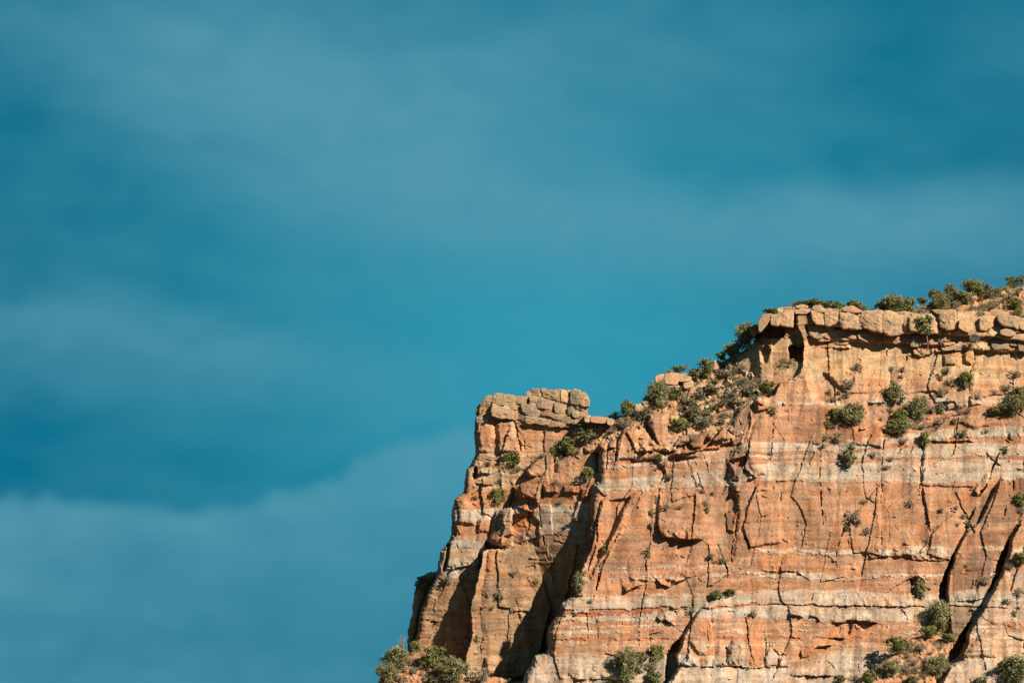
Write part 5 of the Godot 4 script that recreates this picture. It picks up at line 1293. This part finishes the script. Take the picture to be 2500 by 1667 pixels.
func build_tower_cap() -> void:
	var o := get_node("rock_tower")
	var rng := RandomNumberGenerator.new()
	rng.seed = 9
	var L := C_GREY.lerp(C_TAN, 0.62)
	for k in [
		[[160, 480, 200, 370, 240, 350, 225, 440, 180, 530], 0.4, L], [[240, 350, 330, 240, 380, 205, 450, 220, 442, 300, 440, 385, 330, 378, 250, 365], 1.0, L], [[230, 440, 250, 370, 440, 390, 430, 500, 330, 540, 230, 520], 0.7, C_PEACH],
		[[475, 205, 530, 165, 660, 180, 690, 290, 660, 360, 465, 340], 1.3, L], [[665, 180, 850, 190, 850, 300, 700, 290], 1.1, L], [[470, 345, 640, 370, 850, 440, 830, 460, 700, 430, 460, 382], 1.2, C_TAN], [[700, 295, 850, 310, 850, 440, 740, 418, 690, 358], 1.0, L],
		[[450, 420, 480, 400, 680, 430, 830, 470, 830, 620, 700, 600, 600, 610, 460, 560, 440, 490], 1.7, L], [[855, 220, 990, 210, 980, 330, 860, 330], 0.9, L], [[860, 340, 960, 340, 980, 480, 890, 460], 0.8, C_TAN], [[990, 230, 1080, 220, 1080, 340, 980, 350], 0.8, L],
		[[1070, 140, 1140, 125, 1145, 195, 1090, 215], 0.8, L], [[1160, 80, 1280, 80, 1290, 190, 1170, 205], 0.9, L], [[1290, 110, 1340, 100, 1340, 190, 1310, 190], 0.7, C_PEACH], [[1340, 75, 1430, 80, 1430, 118, 1350, 118], 0.9, L],
		[[1085, 220, 1130, 215, 1140, 340, 1095, 340], 0.5, C_GREY], [[1130, 215, 1320, 220, 1240, 300, 1140, 290], 1.1, L], [[1140, 290, 1232, 290, 1240, 390, 1150, 360], 1.0, C_BRIGHT.lerp(C_TAN, 0.5)], [[1240, 250, 1330, 240, 1350, 412, 1250, 392], 1.1, C_GREY],
		[[1370, 140, 1440, 110, 1590, 100, 1590, 260, 1480, 240, 1370, 210], 1.1, L], [[1335, 230, 1490, 250, 1540, 300, 1500, 430, 1350, 410], 1.0, C_TAN.lerp(C_GREY, 0.3)], [[1590, 95, 1690, 95, 1690, 290, 1600, 270], 1.1, C_TAN], [[1690, 95, 1790, 110, 1790, 310, 1700, 290], 1.2, C_TAN],
		[[1790, 110, 1855, 115, 1850, 330, 1800, 310], 1.0, C_TAN], [[1860, 130, 1920, 105, 2010, 140, 2000, 350, 1860, 320], 1.4, C_GREY], [[1910, 85, 1970, 90, 1965, 122, 1918, 118], 1.1, L], [[1990, 100, 2035, 110, 2022, 150, 1995, 142], 1.1, L],
		[[2020, 150, 2110, 150, 2170, 230, 2190, 380, 2090, 380, 2030, 340], 1.3, C_PEACH.lerp(C_TAN, 0.5)], [[970, 360, 1110, 370, 1240, 400, 1250, 570, 1100, 530, 1010, 490], 1.2, C_GREY], [[1300, 430, 1500, 440, 1490, 560, 1300, 520], 0.9, C_PEACH], [[1250, 430, 1300, 430, 1292, 560, 1250, 560], 0.9, L],
		[[1570, 330, 1680, 300, 1740, 380, 1720, 500, 1590, 490], 1.2, L], [[1490, 330, 1570, 340, 1580, 470, 1500, 450], 0.9, L], [[1740, 320, 1850, 330, 1840, 450, 1750, 450], 0.8, C_TAN], [[1545, 250, 1690, 300, 1560, 330, 1500, 300], 0.9, C_TAN], [[1850, 345, 2000, 360, 2160, 390, 2150, 540, 2000, 500, 1900, 400], 1.0, C_WHITE.lerp(C_PEACH, 0.4)],
		[[1820, 430, 1880, 400, 1930, 470, 1890, 550, 1820, 520], 1.3, C_GREY], [[1900, 490, 1980, 480, 2000, 560, 1950, 582, 1900, 550], 1.5, L], [[2000, 510, 2120, 530, 2110, 660, 2050, 692, 2000, 620], 1.2, L], [[2130, 570, 2200, 570, 2190, 660, 2120, 640], 1.1, C_TAN], [[2210, 570, 2400, 600, 2380, 680, 2220, 670], 1.0, C_GREY],
		[[830, 490, 905, 480, 900, 610, 850, 640], 1.0, C_PEACH], [[905, 500, 1060, 530, 1040, 650, 920, 600], 0.9, C_GREY], [[1060, 560, 1250, 580, 1240, 680, 1090, 692, 1055, 650], 1.1, L], [[1250, 590, 1480, 640, 1450, 722, 1250, 690], 1.0, L], [[1480, 620, 1640, 640, 1640, 740, 1460, 742], 1.0, L],
		[[1500, 500, 1780, 540, 1660, 630, 1500, 570], 1.2, L], [[1660, 620, 1840, 580, 1840, 690, 1740, 690], 1.2, L], [[1850, 580, 1990, 640, 1980, 712, 1850, 680], 1.3, L], [[1640, 680, 1760, 680, 1750, 742, 1680, 755], 1.1, C_PEACH.lerp(L, 0.5)], [[180, 580, 340, 590, 370, 680, 180, 682], 0.9, C_WHITE],
		[[900, 610, 1050, 660, 1040, 700, 900, 690], 0.6, C_PEACH], [[1780, 520, 1840, 520, 1840, 575, 1790, 570], 1.0, L], [[1730, 450, 1820, 450, 1780, 540, 1720, 510], 0.9, C_PEACH], [[1770, 710, 1980, 715, 1960, 755, 1780, 750], 0.8, L]]:
		part(o, "rock_block", rock_block(Z(10, k[0]), tower, k[1] - 0.45, 2.6, k[2], rng, 0.05))


const ORDER := ["leftmost", "second from left", "third from left", "fourth from left", "fifth from left", "sixth from left", "seventh from left", "eighth from left", "ninth from left", "tenth from left",
	"eleventh from left", "twelfth from left", "thirteenth from left", "fourteenth from left", "fifteenth from left", "sixteenth from left", "seventeenth from left"]
const LOOK := {"J": "small junipers", "B": "broad junipers", "P": "pines", "S": "grey-green shrubs", "G": "small green shrubs", "T": "bare twiggy shrubs"}


# rows of [tile, x, y of the root, width, height, kind, label]; look-alikes without a label are told apart by their order along the rock they stand on
func grow(sheet: Sheet, group: String, where: Callable, rows: Array) -> void:
	var alike := {}
	for r in rows:
		var t: Array = TILE[r[0]]
		var p := Vector2(t[0] + r[1] / t[2], t[1] + r[2] / t[2])
		if r.size() > 6:
			plant(sheet, r[5], p.x, p.y, r[3] / t[2], r[4] / t[2], r[6], group)
		else:
			var key: String = "%s %s" % [LOOK[r[5]], where.call(p.x, p.y)]
			if not alike.has(key): alike[key] = []
			alike[key].append([p.x, p.y, r[3] / t[2], r[4] / t[2], r[5]])
	for key in alike:
		var set_: Array = alike[key]
		set_.sort_custom(func(a, b): return a[0] < b[0])
		for k in set_.size():
			var a: Array = set_[k]
			plant(sheet, a[4], a[0], a[1], a[2], a[3], ("the only one of the " if set_.size() == 1 else ORDER[k] + " of the ") + key, group)


func on_tower(_u: float, v: float) -> String:
	return "high on the rock tower" if v < 1200.0 else "low on the rock tower"


func on_slope(_u: float, v: float) -> String:
	return "near the crest of the scrub slope" if v < 936.0 else ("halfway down the scrub slope" if v < 985.0 else "along the foot of the scrub slope")


func on_cliff(u: float, v: float) -> String:
	if u < 1790.0:
		return "high on the left wall" if v < 1215.0 else ("midway on the left wall" if v < 1375.0 else "low on the left wall")
	if v < 985.0:
		return "on the pale upper wall"
	if v < 1180.0:
		return "below the pale upper wall"
	if u > 2330.0:
		return "by the right-hand clefts"
	return "on the wide orange wall" if v < 1350.0 else "on the lower beds"


func on_mesa(u: float, _v: float) -> String:
	return "above the cap ledge's left half" if u < 2200.0 else "above the cap ledge's right half"


func on_ledge(_u: float, _v: float) -> String:
	return "among the cap ledge's blocks"


func on_talus(_u: float, _v: float) -> String:
	return "at the tower's foot"


func on_apron(_u: float, _v: float) -> String:
	return "on the debris apron"


func plant_all() -> void:
	grow(tower, "plants on the rock tower", on_tower, [
		[1, 600, 930, 145, 128, "J", "bright green juniper on the tan ledge below the tower's orange band"], [1, 650, 985, 80, 55, "S"], [1, 1290, 725, 200, 130, "J", "wide grey-green juniper beside the right end of the tower's orange band"],
		[1, 1275, 605, 140, 70, "G", "low green shrub just under the right end of the tower's cap"], [1, 1120, 815, 150, 140, "J", "juniper second from the right on the ramp under the tower's cap"], [1, 1010, 900, 105, 175, "J", "tall narrow juniper at the top of the tower's orange ramp"],
		[1, 820, 890, 42, 42, "G"], [1, 880, 855, 75, 50, "T"], [1, 1215, 828, 50, 58, "G"], [1, 1365, 725, 80, 60, "T"], [1, 1300, 1090, 115, 135, "J", "yellow-green juniper in the corner where tower and cliff meet"], [1, 1235, 1110, 120, 60, "T"],
		[1, 460, 1290, 125, 145, "J", "dark juniper in the gully between the tower's left edge and its buttress"], [1, 240, 1255, 65, 45, "S"], [1, 465, 1095, 70, 45, "S"], [1, 360, 925, 80, 40, "S"], [1, 1005, 1122, 65, 58, "S"], [1, 1205, 1472, 130, 55, "S"], [1, 1045, 1300, 65, 40, "T"],
		[2, 520, 670, 130, 120, "J", "dark juniper in shade on the far shoulder left of the tower"], [2, 450, 690, 60, 100, "G"], [2, 760, 612, 105, 72, "S", "grey-green shrub on the pale ledge low on the tower's left edge"], [2, 900, 577, 75, 45, "S"], [2, 1400, 545, 110, 62, "T"], [2, 1260, 765, 95, 110, "S"], [2, 1045, 1172, 85, 70, "S"], [2, 1190, 862, 60, 52, "S"], [2, 1765, 420, 70, 80, "G"], [2, 1610, 620, 60, 60, "G"]])
	grow(bench, "plants on the scrub slope", on_slope, [
		[1, 1700, 445, 135, 130, "J", "bushy juniper on the skyline just right of the saddle beside the tower"], [1, 1880, 490, 130, 110, "J", "olive juniper at the slope's lower left corner below the skyline stones"], [1, 1520, 472, 80, 45, "T"], [1, 1670, 560, 140, 90, "S"], [1, 1590, 560, 90, 60, "S"], [1, 1480, 600, 80, 50, "T"], [1, 1790, 460, 90, 60, "T"], [1, 1550, 620, 90, 50, "T"],
		[5, 225, 420, 175, 200, "B", "large dark juniper against the sky below the stack of slabs on the crest"], [5, 395, 362, 120, 115, "J"], [5, 405, 122, 95, 68, "J", "round juniper on the skyline above the stack of slabs"], [5, 585, 190, 135, 110, "J"], [5, 690, 150, 130, 175, "J", "tall yellow-green juniper on the crest right of the stack of slabs"],
		[5, 730, 330, 155, 95, "J", "broad juniper in the middle of the stony slope"], [5, 640, 372, 135, 90, "S"], [5, 850, 172, 140, 75, "S"], [5, 930, 362, 110, 70, "S"], [5, 1090, 332, 190, 110, "S", "widest grey sage clump on the upper right of the stony slope"], [5, 1280, 302, 115, 105, "J", "juniper at the right end of the slope above the orange rib"],
		[7, 885, 1405, 270, 220, "B", "large olive juniper below the square dark alcove under the cap ledge"], [7, 770, 1450, 120, 110, "S"], [5, 570, 570, 145, 115, "J", "dark round juniper low on the stony slope"], [5, 650, 622, 150, 80, "S"], [5, 420, 692, 125, 135, "J", "green juniper beside the split orange block at the slope's foot"],
		[5, 550, 432, 75, 70, "G"], [5, 840, 442, 145, 70, "S"], [5, 705, 542, 100, 72, "S"], [5, 460, 362, 65, 50, "T"], [5, 1010, 422, 110, 60, "S"], [5, 760, 472, 90, 60, "G"], [5, 440, 482, 75, 52, "T"], [5, 945, 192, 65, 50, "S"], [5, 1070, 242, 75, 52, "S"], [5, 480, 90, 100, 45, "T"], [5, 330, 120, 70, 45, "T"],
		[5, 860, 540, 90, 50, "T"], [5, 620, 300, 70, 50, "S"], [5, 770, 230, 80, 60, "G"], [5, 880, 250, 70, 40, "T"], [5, 960, 300, 70, 45, "S"], [5, 600, 470, 80, 45, "T"], [5, 330, 330, 70, 50, "S"], [5, 500, 290, 70, 40, "T"], [5, 1150, 270, 80, 50, "S"], [5, 1200, 230, 70, 60, "S"], [5, 690, 640, 80, 50, "S"], [5, 520, 640, 70, 50, "T"], [5, 640, 520, 70, 50, "G"], [5, 900, 410, 90, 50, "S"],
		[7, 60, 1195, 125, 95, "J"], [7, 185, 1155, 190, 165, "B", "lower of the two dark junipers against the sky left of the cap ledge"], [7, 368, 1015, 235, 275, "B", "taller juniper against the sky beside the overhang at the cap ledge's left end"], [7, 300, 1035, 180, 100, "S"], [7, 130, 1290, 130, 80, "S"], [7, 200, 1400, 160, 80, "S"], [7, 380, 1500, 120, 80, "S"], [7, 560, 1470, 110, 70, "S"], [7, 40, 1380, 110, 70, "S"]])
	grow(cliff, "plants on the cliff face", on_cliff, [
		[5, 1320, 522, 95, 72, "G"], [5, 240, 957, 78, 72, "G", "round green shrub at the foot of the orange blocks left of the arch"], [5, 330, 1147, 92, 62, "G", "green shrub on the white bed below the bright orange arch"], [5, 200, 1057, 42, 32, "S"], [5, 200, 1372, 52, 80, "S"], [5, 172, 1505, 42, 95, "G"], [5, 305, 1442, 72, 90, "S"], [5, 440, 1427, 85, 46, "T"], [5, 695, 1462, 62, 62, "G"], [5, 640, 1272, 62, 42, "S"], [5, 750, 1292, 42, 42, "S"], [5, 560, 775, 110, 70, "T"], [5, 1295, 917, 42, 42, "S"], [5, 620, 1200, 45, 40, "S"], [5, 680, 1400, 50, 60, "S"], [5, 290, 1010, 40, 50, "S"],
		[6, 370, 117, 92, 92, "S", "upper grey shrub in the slanting crack of the pale upper wall"], [6, 300, 277, 102, 100, "S", "lower grey shrub in the slanting crack of the pale upper wall"], [6, 105, 327, 52, 52, "G"], [6, 195, 327, 52, 42, "S"], [6, 275, 362, 62, 70, "S"], [6, 135, 402, 62, 52, "S"], [6, 205, 382, 40, 40, "S"], [6, 705, 102, 42, 52, "S"], [6, 805, 107, 58, 52, "S"], [6, 795, 172, 52, 42, "S"], [6, 720, 222, 32, 32, "S"],
		[6, 735, 420, 185, 175, "J", "round dark green juniper on a short trunk in the middle of the wall"], [6, 1165, 192, 82, 60, "G"], [6, 1220, 132, 85, 62, "G"], [6, 1265, 242, 95, 85, "T"], [6, 1175, 342, 112, 80, "S"], [6, 1410, 272, 140, 160, "J", "dark upright juniper in the crack right of centre in the upper wall"], [6, 1520, 382, 82, 80, "T"], [6, 1890, 162, 95, 62, "S"], [6, 1810, 292, 82, 62, "S"], [6, 1690, 322, 62, 42, "T"],
		[6, 330, 602, 225, 185, "B", "wide open juniper above the smooth bright orange panel"], [6, 165, 562, 105, 105, "J", "juniper at the left foot of the wide open one above the orange panel"], [6, 85, 652, 62, 72, "G"], [6, 180, 792, 82, 88, "G", "dark green shrub left of the smooth bright orange panel"], [6, 70, 772, 52, 72, "S"], [6, 42, 842, 66, 40, "S"], [6, 310, 852, 85, 72, "S"], [6, 290, 1032, 120, 172, "J", "juniper with a bare trunk on the upper white bed"],
		[6, 960, 562, 175, 195, "B", "tallest of the junipers clustered on the mid-wall ledge"], [6, 800, 602, 145, 130, "J", "juniper at the front left of the mid-wall cluster"], [6, 760, 712, 220, 135, "B", "dark spreading juniper at the lower left of the mid-wall cluster"], [6, 1090, 502, 105, 90, "T"], [6, 1170, 505, 82, 100, "J", "juniper at the right end of the mid-wall cluster against the pale block"], [6, 985, 662, 135, 70, "T"], [6, 1140, 602, 72, 52, "T"], [6, 810, 802, 105, 62, "T"], [6, 1010, 837, 82, 150, "J", "narrow dark juniper hanging over the white bed below the mid-wall cluster"], [6, 690, 972, 55, 52, "S"], [6, 520, 942, 90, 70, "T"], [6, 640, 1042, 82, 32, "S"], [6, 610, 852, 34, 92, "S"], [6, 690, 500, 50, 50, "S"], [6, 600, 580, 40, 40, "S"],
		[6, 1850, 512, 245, 165, "B", "large dark juniper on the ledge at the right edge of the wall"], [6, 1935, 422, 130, 175, "J", "upper juniper of the group at the right edge of the wall"], [6, 1670, 532, 135, 72, "J", "low juniper at the left of the group by the wall's right edge"], [6, 1430, 512, 82, 62, "S"], [6, 1350, 522, 82, 52, "T"], [6, 1370, 742, 95, 72, "G", "bright green shrub on the white bed right of the tall crack"], [6, 1600, 697, 62, 38, "S"], [6, 1300, 612, 72, 62, "S"], [6, 1780, 892, 82, 72, "G", "green shrub at the top of the yellow-edged diagonal cleft"], [6, 1380, 612, 40, 40, "S"],
		[6, 425, 1377, 62, 46, "S"], [6, 340, 1568, 135, 130, "S", "largest grey shrub in the slanting groove of the wide orange wall"], [6, 270, 1640, 80, 70, "S"], [6, 880, 1412, 42, 92, "S"], [6, 1170, 1452, 62, 42, "S"], [6, 1315, 1432, 52, 42, "S"], [6, 1385, 1522, 62, 52, "S"], [6, 1930, 1392, 95, 115, "J", "juniper by a pale stone near the right edge above the second cleft"], [6, 1930, 1460, 60, 60, "S"],
		[4, 460, 142, 95, 70, "S"], [4, 980, 752, 112, 165, "J", "dark juniper growing in the yellow-rimmed niche left of the first cleft"], [4, 1170, 1062, 200, 265, "B", "biggest dark green juniper, at the foot of the first black cleft"], [4, 1920, 422, 125, 112, "J", "green juniper on the rim just right of the second black cleft"], [4, 1820, 472, 85, 62, "S"], [4, 1580, 622, 95, 72, "S"], [4, 1800, 807, 95, 62, "S"], [4, 1910, 742, 62, 100, "S"], [4, 1440, 72, 75, 72, "G"], [4, 1420, 457, 42, 42, "S"], [4, 1870, 920, 40, 60, "G"], [4, 1340, 60, 50, 40, "T"], [4, 1040, 220, 40, 40, "S"],
		[4, 1860, 1530, 310, 230, "B", "broad juniper in the lower right corner in front of the white slab"], [4, 1545, 1575, 105, 85, "J", "small juniper at the bottom edge on the white slab"], [4, 210, 1568, 95, 72, "J", "small juniper at the bottom edge left of the debris apron"], [4, 350, 1542, 75, 45, "S"],
		[3, 310, 362, 85, 112, "J", "green juniper in the leaning crack near the cliff's shadowed left corner"], [3, 730, 362, 55, 112, "G", "green shrub in the long upright crack of the left wall"], [3, 760, 112, 42, 110, "S"], [3, 1330, 372, 85, 52, "S"], [3, 1440, 422, 95, 62, "S"], [3, 1385, 762, 115, 82, "J", "left of the two junipers on top of the low outcrop, casting a dark shadow"], [3, 1510, 737, 112, 72, "J", "right of the two junipers on top of the low outcrop"], [3, 1740, 932, 85, 62, "S", "shrub on the low outcrop's shoulder beside a dark slot"],
		[3, 810, 1362, 120, 165, "J", "juniper farthest right in the cluster at the foot of the left wall"], [3, 655, 1382, 125, 112, "J", "middle juniper of the cluster at the foot of the left wall"], [3, 520, 1530, 195, 260, "B", "largest juniper of the cluster at the foot of the left wall"], [3, 780, 1572, 135, 115, "J", "lowest juniper of the cluster, left of the black wedge"], [3, 760, 1472, 160, 135, "T"], [3, 50, 690, 110, 165, "J", "yellow-green juniper on the cliff's left edge against the deep shadow"], [3, 260, 452, 42, 42, "S"], [3, 170, 802, 55, 42, "S"], [3, 640, 1472, 95, 82, "G"], [3, 430, 1575, 250, 70, "G"], [3, 20, 930, 50, 40, "S"], [3, 740, 90, 30, 60, "G"], [3, 1150, 900, 50, 60, "S"]])
	grow(mesa, "plants on the mesa", on_mesa, [
		[7, 690, 625, 170, 85, "J", "low juniper at the far left end of the cap ledge's top"], [7, 1060, 535, 150, 85, "J"], [7, 1240, 535, 220, 115, "J", "highest of the hedge-like junipers over the cap ledge's left half"], [7, 1440, 560, 160, 115, "J"], [7, 1560, 570, 140, 110, "J"], [7, 1765, 570, 180, 135, "J", "rounded juniper standing alone above the flat red slab of the ledge"], [7, 1880, 588, 100, 80, "G"], [7, 960, 545, 140, 60, "T"], [7, 1150, 540, 150, 95, "J"], [7, 1340, 545, 150, 105, "J"], [7, 1820, 575, 130, 110, "J"], [7, 1660, 560, 110, 60, "T"],
		[8, 300, 605, 330, 225, "B", "large dome-shaped juniper on the skyline where the orange slope begins"], [8, 540, 590, 130, 185, "J", "greyer juniper right beside the dome-shaped one on the skyline"], [8, 60, 590, 110, 65, "T"], [8, 190, 600, 170, 150, "J"], [8, 420, 600, 170, 170, "J"], [8, 980, 480, 170, 130, "J"], [8, 1400, 380, 150, 120, "J"], [8, 1110, 560, 150, 110, "S"], [8, 1560, 320, 110, 80, "T"], [8, 700, 485, 130, 88, "J"], [8, 860, 425, 150, 120, "J"], [8, 1050, 415, 190, 165, "J", "upper juniper of the thicket climbing the skyline"], [8, 910, 565, 200, 195, "B", "lowest juniper of the thicket, right above the ledge"], [8, 815, 545, 115, 85, "G"], [8, 1170, 485, 220, 160, "J", "juniper in the middle of the thicket climbing the skyline"], [8, 1330, 335, 220, 155, "B", "topmost wide juniper of the thicket climbing the skyline"], [8, 1480, 325, 130, 105, "J"], [8, 1260, 480, 130, 100, "S"],
		[8, 1540, 405, 120, 85, "J"], [8, 1650, 385, 115, 95, "J"], [8, 1440, 445, 105, 62, "G"], [8, 1860, 275, 165, 145, "J", "dark juniper on the skyline near the picture's right edge"], [8, 1975, 245, 85, 125, "J", "juniper cut by the picture's right edge on the skyline"], [8, 1750, 305, 115, 65, "T"], [8, 1920, 355, 75, 72, "G"], [8, 1840, 455, 155, 95, "S"], [8, 1690, 475, 75, 52, "S"], [8, 1590, 555, 200, 85, "T"], [8, 1420, 555, 90, 50, "T"], [8, 1330, 560, 80, 50, "S"], [8, 1720, 400, 80, 50, "S"], [8, 1890, 555, 170, 135, "J", "juniper at the right edge just above the ledge's last blocks"], [8, 1290, 595, 130, 65, "T"], [8, 700, 625, 180, 85, "T"], [8, 1030, 590, 120, 70, "T"]])
	grow(ledge, "plants on the cap ledge", on_ledge, [
		[8, 1920, 675, 150, 112, "J", "juniper on the ledge's top blocks at the right edge"], [8, 1425, 655, 105, 85, "S"], [8, 1510, 845, 125, 135, "S", "grey shrub in front of the rounded blocks near the ledge's right end"], [8, 765, 1000, 230, 390, "P", "twin-trunked pine in front of the cap ledge's blocks"], [8, 1370, 985, 125, 105, "T"], [8, 930, 1000, 60, 70, "T"]])
	grow(talus, "plants on the talus", on_talus, [
		[2, 270, 1420, 230, 190, "B", "large juniper against the sky at the lower left corner of the rock"], [2, 180, 1560, 190, 150, "B", "lowest juniper against the sky at the lower left corner"], [2, 320, 1260, 70, 130, "T"], [2, 440, 1290, 115, 115, "J", "juniper at the foot of the tower's dark left edge"], [2, 640, 1400, 185, 185, "J", "rounded juniper on the crest of the orange debris slope"], [2, 540, 1415, 110, 92, "J"], [2, 800, 1562, 235, 225, "B", "dense green juniper in the middle of the orange debris slope"], [2, 1090, 1565, 185, 140, "S", "greyish bush at the debris slope's right end below the shadow"], [2, 400, 1402, 85, 92, "T"], [2, 620, 1572, 120, 65, "J"], [2, 300, 1565, 110, 62, "T"], [2, 420, 1480, 90, 60, "S"], [2, 130, 1500, 120, 100, "J"]])
	grow(apron, "plants on the debris apron", on_apron, [
		[4, 1050, 1142, 135, 112, "J", "juniper at the top of the debris apron under the biggest one"], [4, 1240, 1175, 105, 75, "J"], [4, 750, 1285, 175, 165, "J", "umbrella-shaped juniper on a bare trunk at the debris apron's left edge"], [4, 700, 1515, 145, 150, "J", "juniper low on the debris apron, left of its middle"], [4, 565, 1462, 95, 75, "S"], [4, 490, 1565, 115, 105, "J"], [4, 900, 1572, 135, 65, "J"], [4, 1140, 1502, 185, 175, "B", "dark juniper on the debris apron beside the lowest black cleft"], [4, 930, 1405, 95, 72, "T"], [4, 990, 1262, 95, 62, "T"], [4, 850, 1470, 80, 60, "T"], [4, 1030, 1380, 70, 50, "S"], [4, 880, 1260, 60, 40, "S"], [4, 640, 1420, 70, 60, "T"], [4, 1080, 1300, 60, 40, "T"]])
